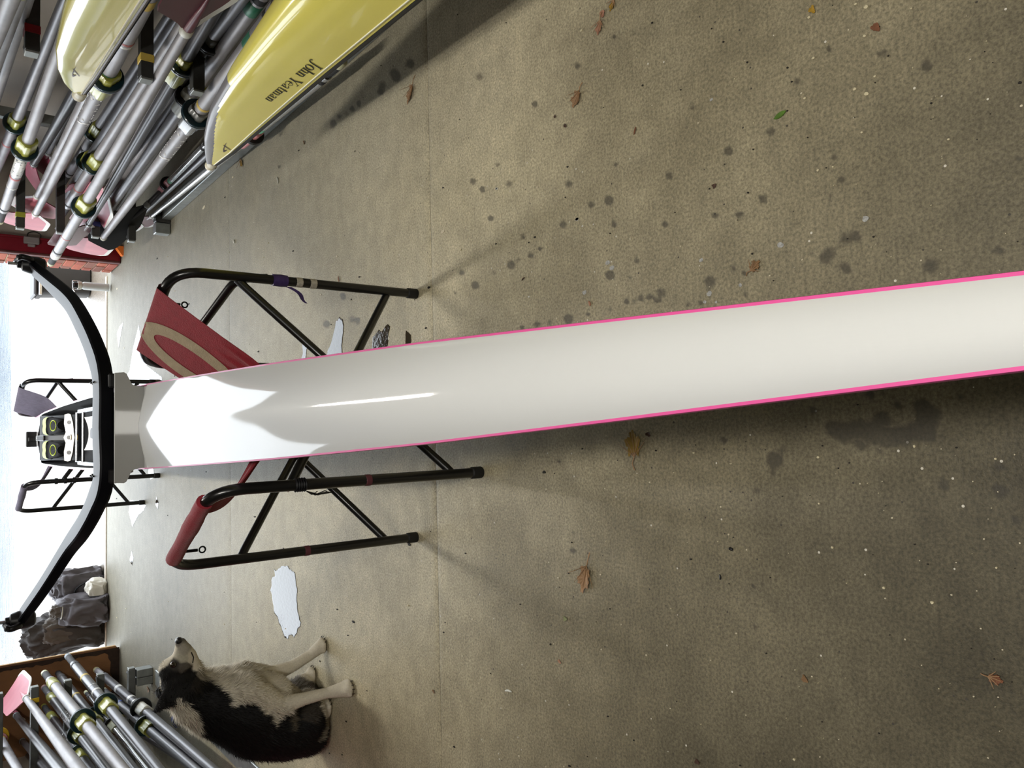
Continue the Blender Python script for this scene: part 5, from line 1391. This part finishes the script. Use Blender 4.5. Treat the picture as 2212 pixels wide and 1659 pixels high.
# ================================================================== AROUND THE DOORWAY
# weathered board standing at the left side of the doorway
M_PLY = mat('weathered_brown_board', (120, 82, 50), 0.75, vary=0.35, scale=5, bump=0.15, bscale=40, stretch=(1, 1, .35))
M_PLYE = mat('pale_board_edge', (196, 164, 122), 0.7, vary=0.15, scale=30)
M_PLYD = mat('dark_flaked_veneer', (46, 30, 20), 0.85, vary=0.3, scale=40, bump=0.3)
xb = atz(258, 1393)[0]
bd = thing('plywood_board', 'weathered brown plywood board standing upright at the left doorway edge', 'board', (xb - .3, YF - .035, 0))
mb = MB(); o_ = [V(-2.36, 0, .002), V(xb - .03, 0, .002), V(xb, 0, .03), V(xb, 0, 1.22), V(-2.36, 0, 1.22)]
mb.poly([p + V(0, YF - .05, 0) for p in o_], .022, (0, 1, 0)); mb.build('panel', M_PLY, bd, smooth=20)
mb = MB(); mb.bbox((xb + .002, YF - .039, .625), (.006, .024, 1.19), .002); mb.build('edge_strip', M_PLYE, bd)
mb = MB(); G = []
for z in np.linspace(.01, 1.2, 60):
    w = .022 + .020 * abs(mnoise.noise((z * 9, 2.2, 0))) + .02 * abs(mnoise.noise((z * 31, 5.2, 0))) + .12 * max(0, 1 - z / .10)
    G.append([V(xb - .012, YF - .0512, z), V(xb - .012 - w, YF - .0512, z)])
mb.grid(G); mb.build('flaked_veneer', M_PLYD, bd)
mb = MB(); G = []
for x in np.linspace(xb - .5, xb - .012, 40):
    w = .05 + .05 * abs(mnoise.noise((x * 12, .2, 0))) + .05 * max(0, 1 - (xb - x) / .15)
    G.append([V(x, YF - .0514, .004), V(x, YF - .0514, .004 + w)])
mb.grid(G, flip=True); mb.build('damp_foot', M_PLYD, bd)

# grey bags of boat covers outside the door
M_BAG1 = mat('charcoal_pvc_fabric', (84, 80, 84), .5, vary=.12, scale=8, bump=.2, bscale=14)
M_BAG2 = mat('dark_grey_canvas', (64, 60, 58), .6, vary=.12, scale=8, bump=.2, bscale=14)
M_BAG3 = mat('grey_brown_pvc', (96, 90, 84), .5, vary=.12, scale=8, bump=.2, bscale=14)
M_WEB = mat('black_webbing', (24, 24, 28), .7)
def crumple(mb, c, size, seed, folds=6.0, amp=.22, nu=56, nv=36, flat_bottom=True, lean=(0, 0)):
    c = V(*c); G = []
    for i in range(nv):
        ph = math.pi * i / (nv - 1); row = []
        for j in range(nu):
            th = 2 * math.pi * j / nu
            d = V(math.sin(ph) * math.cos(th), math.sin(ph) * math.sin(th), math.cos(ph))
            e = np.sign(d) * np.abs(d) ** .7
            s_ = 0
            for k, (fq, am) in enumerate(((1.3, 1.0), (2.6, .55), (5.0, .28))):
                n_ = mnoise.noise((d[0] * fq * folds / 6 + seed * 3.1, d[1] * fq * folds / 6 + k * 7.7, d[2] * fq * folds / 6 + seed))
                s_ += am * (1 - 2.4 * abs(n_))
            r_ = 1 + amp * (s_ - .7)
            p = e * r_ * V(*size)
            p = p + V(lean[0], lean[1], 0) * (p[2] / size[2])
            p = c + p
            if flat_bottom and p[2] < .004: p[2] = .004
            row.append(p)
        G.append(row)
    mb.grid(G, closed=True, flip=True)
b1 = thing('kit_bag', 'slumped charcoal bag on the forecourt nearest the scull', 'bag', (-1.28, 7.66, 0))
mb = MB(); crumple(mb, (-1.29, 7.70, .17), (.155, .15, .20), 2.3); mb.build('bag_body', M_BAG1, b1, smooth=70)
mb = MB(); mb.tube(spline([V(-1.20, 7.545, .03), V(-1.24, 7.53, .16), V(-1.30, 7.535, .23), V(-1.38, 7.54, .18), V(-1.40, 7.55, .04)], 20), .012, 8, flat=.5); mb.build('strap', M_WEB, b1)
b2 = thing('kit_bag', 'tall dark grey bag against the plywood board', 'bag', (-1.62, 7.55, 0))
mb = MB(); crumple(mb, (-1.64, 7.62, .27), (.17, .15, .31), 5.7, folds=7, lean=(-.02, 0)); mb.build('bag_body', M_BAG2, b2, smooth=70)
mb = MB(); crumple(mb, (-1.60, 7.50, .34), (.10, .04, .13), 8.1, flat_bottom=False); mb.build('flap', M_BAG3, b2, smooth=70)
b3 = thing('kit_bag', 'grey bag with drawn cord top between the two other bags', 'bag', (-1.46, 7.46, 0))
mb = MB(); crumple(mb, (-1.45, 7.47, .17), (.13, .13, .19), 11.9, folds=5, lean=(.0, .03)); mb.build('bag_body', M_BAG1, b3, smooth=70)
mb = MB(); crumple(mb, (-1.43, 7.44, .37), (.05, .045, .055), 3.3, flat_bottom=False); mb.build('gathered_neck', M_BAG3, b3, smooth=70)
mb = MB(); mb.tube(spline([V(-1.39, 7.40, .34), V(-1.45, 7.385, .345), V(-1.49, 7.42, .35), V(-1.42, 7.49, .35)], 16), .006, 6); mb.build('draw_cord', M_OFFW, b3)
b4 = thing('cover_roll', 'white sheet tied with a black strap in front of the grey bags', 'sheet', (-1.31, 7.47, 0))
mb = MB(); crumple(mb, (-1.31, 7.48, .075), (.10, .065, .085), 6.6, amp=.15); mb.build('sheet', mat('white_cover_cloth', (222, 218, 206), .7, bump=.2, scale=20), b4, smooth=70)
mb = MB(); mb.tube([V(-1.345, 7.48 + .078 * math.cos(t_), max(.008, .075 + .092 * math.sin(t_))) for t_ in np.linspace(0, 2 * math.pi, 25)], .012, 8, flat=.4, caps=False); mb.build('strap', M_WEB, b4)

# bin and clear bottle by the brick pier
M_BIN = mat('dark_grey_bin_plastic', (52, 50, 50), .5, vary=.1, scale=6)
bn = thing('bin', 'dark grey plastic bin standing outside against the brick pier', 'bin', (1.50, 8.42, 0))
mb = MB(); G = []
for z, hx, hy in ((.004, .13, .12), (.012, .145, .135), (.20, .158, .148), (.40, .172, .160), (.41, .185, .172), (.44, .186, .173), (.445, .172, .160), (.30, .163, .152)):
    row = []
    for k in range(32):
        t_ = 2 * math.pi * k / 32
        row.append(V(1.515 + math.copysign(abs(math.cos(t_)) ** .45, math.cos(t_)) * hx, 8.42 + math.copysign(abs(math.sin(t_)) ** .45, math.sin(t_)) * hy, z))
    G.append(row)
mb.grid(G, closed=True); mb.add(G[0], [tuple(range(32))[::-1]]); mb.add(G[-1], [tuple(range(32))]); mb.build('tub', M_BIN, bn, smooth=40)
mb = MB(); mb.bbox((1.515, 8.42, .462), (.37, .345, .03), .012); mb.build('lid', M_BIN, bn)
mb = MB(); mb.bbox((1.43, 8.242, .425), (.20, .012, .026), .004); mb.build('rim_strip', M_ALU, bn)
M_CLR = mat('cloudy_clear_plastic', (206, 208, 206), .25, trans=.35, ior=1.4)
pb = atz(239, 622); bt = thing('clip_bottle', 'cloudy plastic bottle with wire clip top standing on the sill', 'bottle', pb)
mb = MB(); mb.lathe(pb + V(0, 0, .013), _Z, [(0, .030), (.002, .034), (.19, .034), (.20, .030), (.205, .026), (.225, .026)], 20); mb.build('bottle_body', M_CLR, bt, smooth=40)
mb = MB(); mb.lathe(pb + V(0, 0, .222), _Z, [(0, .031), (.004, .034), (.028, .034), (.03, .030)], 20); mb.build('neck_ring', M_OFFW, bt, smooth=40)
mb = MB(); mb.lathe(pb + V(0, 0, .252), _Z, [(0, .024), (.002, .026), (.03, .026), (.034, .018)], 18); mb.build('stopper', M_BLK, bt, smooth=40)
mb = MB(); mb.tube(arc_path([pb + V(-.034, -.01, .235), pb + V(-.040, -.014, .285), pb + V(.034, -.014, .292), pb + V(.034, -.01, .235)], .012, 4), .004, 8); mb.tube([pb + V(-.036, -.012, .29), pb + V(-.06, -.012, .275)], .004, 8); mb.build('wire_clip', M_ALU, bt)

# sensor box with its cable on the red frame, and the orange plug
ps = aty(68, 520, YF - .06)
sb = thing('door_sensor', 'small grey sensor box with black cable on the red door frame', 'sensor', ps)
M_GB = mat('grey_sensor_plastic', (128, 122, 122), .5)
mb = MB(); mb.bbox(ps, (.055, .04, .105), .006); mb.bbox(ps + V(-.038, 0, 0), (.022, .028, .05), .004); mb.build('sensor_body', M_GB, sb, smooth=30)
mb = MB(); mb.tube(spline([ps + V(.027, .01, .03), ps + V(.06, .01, .02), ps + V(.075, .01, -.02), ps + V(.06, .012, -.06), ps + V(.03, .014, -.062)], 16), .0045, 8); mb.build('cable', M_BLK, sb)
po = atz(266, 545); op = thing('orange_wedge', 'small orange plastic wedge on the floor at the foot of the red frame', 'wedge', po)
mb = MB(); G = []
for i in range(7):
    f = i / 6
    G.append([po + V(-.03 + .075 * f, -.02, 0), po + V(-.03 + .075 * f, .035, 0), po + V(-.03 + .075 * f, .032, .012 + .055 * f), po + V(-.03 + .075 * f, -.016, .010 + .05 * f)])
mb.grid(G, closed=True); mb.add(G[0], [(0, 1, 2, 3)]); mb.add(G[-1], [(3, 2, 1, 0)]); mb.build('wedge_body', mat('orange_plastic', (226, 116, 40), .45), op, smooth=30)

# ================================================================== ON THE FLOOR
# puddles
M_PUD = mat('thin_water', (58, 52, 42), .02, ior=1.33, spec=.5, bump=.05, scale=75.0, stretch=(1, .6, 1))
def puddle(label, pts, seed):
    P = [atz(u, v)[:2] for u, v in pts]
    # densify and roughen the outline
    out = []
    for i in range(len(P)):
        a_, b_ = P[i], P[(i + 1) % len(P)]
        m_ = max(2, int(np.linalg.norm(b_ - a_) / .012))
        for k in range(m_):
            q = a_ + (b_ - a_) * k / m_
            nn = mnoise.noise((q[0] * 45, q[1] * 45, seed)); n2 = mnoise.noise((q[0] * 45, q[1] * 45, seed + 9))
            out.append(q + np.array([nn, n2]) * .006)
    c = np.mean(out, 0); n_ = len(out)
    mb = MB()
    rings = [[V(*(c + (np.array(q) - c) * f), h_) for q in out] for f, h_ in ((1.0, .0003), (.985, .0013), (.95, .0016))]
    for a_, b_ in zip(rings, rings[1:]): mb.grid([a_, b_], closed=True)
    top = rings[-1]; mb.add(top, [tuple(range(n_))])
    ob_ = mb.build('puddle', M_PUD, None, smooth=60, org=V(*c, 0))
    return tag(ob_, label, 'puddle', None)
puddle('large white shining puddle on the floor in front of the dog', [(560 + a_ / 8.295, 1200 + b_ / 8.295) for a_, b_ in [(400, 190), (520, 185), (560, 250), (640, 300), (660, 400), (665, 520), (685, 600), (680, 700), (680, 800), (690, 950), (715, 1100), (750, 1210), (740, 1270), (690, 1320), (680, 1390), (630, 1470), (590, 1420), (540, 1430), (520, 1500), (460, 1480), (430, 1400), (400, 1310), (350, 1200), (330, 1120), (270, 1030), (255, 900), (235, 760), (215, 650), (195, 630), (225, 530), (220, 430), (240, 380), (290, 370), (270, 240), (300, 270), (360, 240)]], 1)
Z5 = lambda l: [(640 + a_ / 7.373, 660 + b_ / 7.373) for a_, b_ in l]
puddle('tongue shaped puddle beside the scull between trestle braces', Z5([(690, 180), (740, 220), (760, 300), (740, 520), (730, 640), (745, 900), (430, 900), (490, 770), (560, 580), (600, 420), (640, 240)]), 2)
puddle('small bottle shaped puddle under a trestle brace by the scull edge', Z5([(100, 610), (180, 660), (160, 790), (140, 950), (60, 950), (110, 760)]), 3)
puddle('broken ragged puddle touching the scull edge near the trestle foot', Z5([(1450, 290), (1500, 340), (1470, 440), (1470, 560), (1440, 700), (1450, 820), (1180, 820), (1210, 690), (1220, 500), (1290, 430), (1320, 390), (1350, 420), (1400, 370)]), 4)
puddle('smallest ragged puddle by the scull edge, closest to the camera', Z5([(1750, 400), (1830, 470), (1830, 560), (1800, 720), (1720, 720), (1740, 600)]), 5)
puddle('thin streak of water on the floor between scull and sill', [(267, 695), (262, 720), (257, 752), (252, 722), (258, 705)], 6)
puddle('broad puddle on the floor beyond the red sling', [(300, 700), (304, 726), (312, 712), (316, 730), (318, 790), (350, 815), (352, 860), (268, 862), (262, 830), (280, 800), (288, 750)], 7)
puddle('wet patch by the far trestle foot', [(282, 1079), (300, 1084), (316, 1090), (311, 1103), (300, 1112), (286, 1138), (278, 1106)], 8)
puddle('short wet streak on the floor left of the far trestle', [(285, 1190), (289, 1205), (286, 1222), (280, 1210)], 9)
puddle('small wet drop shaped patch under the scull near the far trestle', [(338, 1072), (343, 1085), (341, 1100), (336, 1090)], 10)
puddle('wet patch under the white splash board', [(322, 1008), (332, 1012), (334, 1030), (326, 1036), (320, 1022)], 11)

# autumn leaves
def leaf_mat(name, c0, c1):
    return mat(name, c0, .65, vary=.35, scale=18, bump=.4, bscale=60)
ML = dict(tan=leaf_mat('tan_dry_leaf', (148, 116, 84), 0), brown=leaf_mat('brown_dry_leaf', (120, 90, 58), 0), olive=leaf_mat('olive_brown_leaf', (134, 108, 48), 0), gold=leaf_mat('golden_leaf', (156, 122, 30), 0), green=leaf_mat('green_leaf', (72, 104, 26), 0), dark=leaf_mat('dark_brown_leaf', (66, 42, 28), 0), rust=leaf_mat('rusty_leaf', (110, 68, 44), 0), pink=leaf_mat('pale_pinkish_leaf', (160, 116, 92), 0), mint=leaf_mat('pale_green_leaf', (140, 146, 104), 0))
def leaf(label, u, v, length, width, ang, m, shape='maple', curl=.3, seed=0, stem=True, name='leaf'):
    """blade of a leaf with lobes, folded along the midrib; sizes in photo pixels, ang in the picture"""
    c = atz(u, v); s_ = px_size(c, 1.0)
    L, Wd = length * s_, width * s_
    d0 = atz(u + math.cos(ang) * 8, v + math.sin(ang) * 8) - c; ax = unit(d0); sd = V(-ax[1], ax[0], 0)
    N_ = 64; pts = []
    for k in range(N_):
        t_ = 2 * math.pi * k / N_
        if shape == 'maple':
            r_ = .62 + .30 * abs(math.cos(2.5 * t_)) ** 1.5 + .07 * math.cos(15 * t_ + seed) + .05 * mnoise.noise((t_ * 2, seed, 0))
            if abs(t_ - math.pi) < .5: r_ *= .75
        elif shape == 'oval':
            r_ = (1 - .35 * abs(math.sin(t_)) ** .6) * (.95 + .03 * math.cos(17 * t_))
        else:
            r_ = .75 + .25 * math.cos(3 * t_ + seed) * .6 + .18 * mnoise.noise((math.cos(t_) * 2, math.sin(t_) * 2, seed * 3.3))
        pts.append((math.cos(t_) * r_, math.sin(t_) * r_))
    mb = MB(); rings = []
    for f in (0, .25, .5, .75, .9, 1.0):
        row = []
        for x, y in pts:
            X_, Y_ = x * f, y * f
            h = .0025 + curl * Wd * (.30 * abs(Y_) ** 1.3 + .16 * (X_ ** 2)) * (1 + .5 * mnoise.noise((X_ * 2.5, Y_ * 2.5, seed))) + .05 * Wd * curl * math.cos(14 * math.atan2(y, x)) * f
            row.append(c + ax * X_ * L * .5 + sd * Y_ * Wd * .5 + _Z * max(.0015, h))
        rings.append(row)
    mb.grid(rings[1:], closed=True); mb.add(rings[1], [tuple(range(N_))[::-1]])
    mb.grid([[p - _Z * .0007 for p in r_] for r_ in rings[1:]], closed=True, flip=True)
    root = thing(name, label, 'leaf', c)
    mb.build('leaf_blade', m, root, smooth=80)
    if stem:
        mb = MB(); e = c - ax * L * .42 + _Z * .004
        mb.tube(spline([e, e - ax * L * .2 + sd * L * .05 + _Z * .004, e - ax * L * .42 + sd * L * .02], 8), .0009 + L * .006, 6); mb.build('leaf_stem', ML['tan'], root)
        mb = MB()
        for a_ in (-.9, -.45, 0, .45, .9):
            dd = ax * math.cos(a_) + sd * math.sin(a_)
            pp = [c - ax * L * .40 + (dd * L * .72 * f) for f in np.linspace(0, 1, 6)]
            for p_ in pp:
                q = p_ - c; X_, Y_ = q @ ax / (L * .5), q @ sd / (Wd * .5)
                p_[2] = .0035 + curl * Wd * (.30 * abs(Y_) ** 1.3 + .16 * X_ ** 2)
            mb.tube(pp, [.0012, .001, .0009, .0008, .0006, .0004], 5)
        mb.build('leaf_veins', ML['tan'] if m is not ML['tan'] else ML['brown'], root)
    return root
leaf('large olive brown maple leaf on the floor beside the scull, stalk pointing away', 1370, 960, 66, 50, math.radians(-95), ML['olive'], curl=.22, seed=1)
leaf('small crumpled leaf scrap beside the large olive maple leaf', 1402, 938, 18, 12, .4, ML['dark'], 'scrap', curl=.5, seed=2, stem=False)
leaf('big folded tan maple leaf lying alone in front of the dog', 1265, 1249, 72, 40, math.radians(100), ML['tan'], curl=.45, seed=3)
leaf('curled brown leaf in the middle of the floor by the yellow boat side', 1247, 214, 42, 30, math.radians(110), ML['tan'], curl=.6, seed=4)
leaf('upright tan leaf next to the damp paw prints', 888, 203, 48, 22, math.radians(105), ML['tan'], curl=.6, seed=5)
leaf('small brown leaf by the bow ball of the large yellow boat', 523, 352, 28, 13, math.radians(70), ML['olive'], curl=.6, seed=6)
leaf('pinkish dry leaf below the golden one at the photo edge', 1296, 60, 36, 20, math.radians(100), ML['pink'], curl=.5, seed=7)
leaf('pinkish leaf scrap between two other leaves near the photo edge', 1303, 30, 22, 18, 1.0, ML['pink'], 'scrap', curl=.5, seed=8, stem=False)
leaf('golden yellow leaf at the photo edge', 1324, 12, 28, 15, math.radians(110), ML['gold'], curl=.4, seed=9)
leaf('crumpled brown leaf among the damp spots and white drops', 1633, 575, 34, 26, math.radians(-50), ML['brown'], curl=.6, seed=10)
leaf('fresh green oval leaf on the bare floor', 1686, 249, 34, 19, math.radians(-35), ML['green'], 'oval', curl=.25, seed=11, stem=False)
leaf('small ochre leaf near the photo edge above the seed husks', 1756, 22, 24, 17, 1.0, ML['gold'], 'scrap', curl=.4, seed=12, stem=False)
leaf('flattened rusty leaf near the photo edge', 1893, 60, 30, 20, .6, ML['rust'], 'scrap', curl=.2, seed=13, stem=False)
leaf('tiny dark heart shaped leaf bit on the floor', 1544, 402, 14, 13, 1.1, ML['dark'], 'scrap', curl=.3, seed=14, stem=False)
leaf('small curved rust coloured leaf sliver', 1373, 283, 20, 8, 1.8, ML['rust'], 'oval', curl=.4, seed=15, stem=False)
leaf('rusty red crumpled leaf in the photo corner far from everything', 2152, 1466, 34, 26, math.radians(20), ML['rust'], curl=.6, seed=16)
leaf('small brown leaf lying across from the dog near the camera', 1740, 1466, 22, 16, math.radians(60), ML['brown'], 'scrap', curl=.5, seed=17, stem=False)
leaf('pale green leaf bit in front of the dog', 1222, 1336, 16, 12, .4, ML['mint'], 'scrap', curl=.5, seed=18, stem=False)
leaf('straw coloured leaf scrap below the pale green bit', 1210, 1428, 14, 9, 1.0, ML['pink'], 'scrap', curl=.5, seed=19, stem=False)
leaf('little brown leaf in the bottom middle of the photo behind the dog', 938, 1493, 12, 8, 1.1, ML['brown'], 'scrap', curl=.4, seed=20, stem=False)
leaf('dry leaf standing against the left rack foot', 322, 1488, 20, 12, 1.2, ML['tan'], 'scrap', curl=.9, seed=21, stem=False)
leaf('tan leaf caught under the left rack by the dog back', 535, 1652, 24, 16, .8, ML['tan'], 'scrap', curl=.6, seed=22, stem=False)
leaf('curled leaf scrap by the dog back near the left rack', 548, 1638, 12, 8, 1.4, ML['tan'], 'scrap', curl=.6, seed=23, stem=False)
leaf('faint small brown leaf fragment near the middle damp drops', 1222, 272, 12, 9, 1.0, ML['dark'], 'scrap', curl=.3, seed=24, stem=False)
leaf('second brown leaf fragment beside the faint one', 1200, 252, 9, 8, .6, ML['dark'], 'scrap', curl=.3, seed=25, stem=False)
leaf('dark leaf bit at the photo bottom edge', 1507, 1645, 16, 14, .6, ML['dark'], 'scrap', curl=.2, seed=26, stem=False)
leaf('forked dry sprig between two damp prints and the yellow boat', 658, 308, 14, 7, 1.3, ML['brown'], 'scrap', curl=.5, seed=27, stem=False)
leaf('pale broken twig end by the trestle leg', 733, 603, 18, 7, 1.4, ML['pink'], 'oval', curl=.8, seed=28, stem=False)
# odd scraps
def scrap(label, name, cat, u, v, length, width, ang, m, h=.004):
    c = atz(u, v); s_ = px_size(c, 1.0); d = unit(atz(u + math.cos(ang) * 8, v + math.sin(ang) * 8) - c)
    mb = MB(); L = length * s_
    mb.tube(spline([c - d * L / 2 + _Z * h, c + V(-d[1], d[0], 0) * L * .08 + _Z * h, c + d * L / 2 + _Z * h], 8), [width * s_ * k_ for k_ in (.2, .4, .5, .5, .5, .5, .4, .2)], 8)
    return tag(mb.build(name, m, None, org=c), label, cat)
scrap('small pale plastic tube on the floor near the dog', 'plastic_tube', 'scrap', 1100, 1493, 24, 5, .15, M_OFFW, .003)
scrap('tiny silver screw on the floor by the yellow boat tip', 'screw', 'screw', 507, 522, 9, 5, 1.4, M_OFFW)
scrap('short black twig near the middle of the floor', 'twig', 'twig', 1557, 1246, 12, 4, 1.5, M_BLK, .003)
scrap('black crumb of rubber on the bare floor beyond the twig', 'rubber_crumb', 'scrap', 1581, 1186, 10, 7, .5, M_BLK, .004)
scrap('thin dark twig lying across the floor joint under the scull side', 'twig', 'twig', 1132, 603, 12, 3, -.8, ML['dark'], .003)
scrap('pale seed husk between scull and damp drops', 'seed_husk', 'seed', 1275, 656, 12, 5, 1.3, ML['pink'], .003)
scrap('white feather like scrap on the floor near the yellow bow', 'paper_scrap', 'scrap', 601, 390, 16, 4, 1.4, M_OFFW, .003)
c_ = atz(382, 1553); bb = thing('blue_ribbon', 'blue and white ribbon scrap on the floor behind the dog neck', 'ribbon', c_)
mb = MB(); dd = unit(atz(384, 1575) - c_); sd = V(-dd[1], dd[0], 0)
for k in (-1, 0, 1):
    G = [[c_ + sd * (k * .018 + w * .007) + dd * (f * .10 - .05) + _Z * (.004 + .02 * math.sin(math.pi * f) + .004 * k * k) for w in (-1, 1)] for f in np.linspace(0, 1, 9)]
    mb.grid(G); mb.grid([[p - _Z * .001 for p in r_] for r_ in G], flip=True)
mb.build('ribbon_loop', mat('blue_ribbon_cloth', (50, 78, 168), .6), bb)
mb = MB(); G = [[c_ + sd * (w * .008) + dd * (f * .06 - .02) + _Z * (.008 + .022 * math.sin(math.pi * f)) for w in (-1, 1)] for f in np.linspace(0, 1, 7)]
mb.grid(G); mb.build('ribbon_centre', M_OFFW, bb)

# paint drops and grit on the slabs
def blobs(name, lst, m, label=None, hh=.0006):
    mb = MB()
    for (u, v, r_) in lst:
        c = atz(u, v); rx = px_size(c, r_); ry = rx / max(.35, -unit(c - EYE)[2]); sd_ = u * .37 + v
        pts = []
        for k in range(11):
            t_ = 2 * math.pi * k / 11; q = .8 + .35 * mnoise.noise((math.cos(t_), math.sin(t_), sd_))
            pts.append((c[0] + rx * q * math.cos(t_), c[1] + ry * q * math.sin(t_), .0002))
        mb.poly(pts, hh)
    o = mb.build(name, m, floor, smooth=0); o['kind'] = 'stuff'; return o
M_DROP = mat('white_paint_drop', (196, 194, 188), .6, vary=.2, scale=120)
M_DROPG = mat('worn_paint_drop', (150, 150, 148), .6, vary=.35, scale=200)
blobs('paint_drops', Z4(950, 450, 2.95, [(875, 70, 13), (910, 113, 6), (980, 102, 5), (567, 563, 6)]) + Z4(900, 0, 3.372, [(580, 1373, 9), (1168, 1597, 14)]) + [(1073, 408, 3)], M_DROP)
blobs('worn_paint_drops', Z4(950, 450, 2.95, [(1072, 345, 18), (1098, 380, 18), (922, 537, 16), (1668, 330, 15), (2172, 232, 20), (1917, 488, 15), (1718, 545, 20), (1690, 598, 12), (1763, 598, 10)]) + Z4(1556, 0, 3.372, [(1060, 1595, 26)]) + Z4(900, 0, 3.372, [(2148, 727, 14)]), M_DROPG)
L1, L2, L3 = [], [], []
for k in range(520):
    u, v = rng.uniform(250, 2212), rng.uniform(0, 1659)
    r_ = rng.uniform(.8, 2.4) * (1 + (rng.random() < .06))
    (L1 if k % 3 == 0 else L2 if k % 3 == 1 else L3).append((u, v, r_))
blobs('pale_grit', L1, mat('pale_grit_bits', (190, 180, 156), .7), hh=.0015)
blobs('dark_grit', L2, mat('dark_grit_bits', (30, 26, 20), .8), hh=.002)
blobs('husk_bits', Z4(1556, 0, 3.372, [(1065, 55, 16), (1055, 265, 12), (985, 650, 13), (1070, 685, 15), (620, 718, 9), (650, 130, 10), (682, 425, 10), (1130, 560, 9), (715, 1243, 9), (825, 1217, 8), (1035, 967, 9)]) + Z4(1500, 780, 3.107, [(835, 645, 10), (1480, 572, 10), (2025, 655, 9), (930, 1250, 9), (1275, 1520, 10), (1600, 1620, 12), (2030, 1385, 8), (840, 955, 8)]) + [(u, v, r_ * .6) for u, v, r_ in L3[:120]], mat('straw_bits', (188, 178, 148), .7), hh=.003)
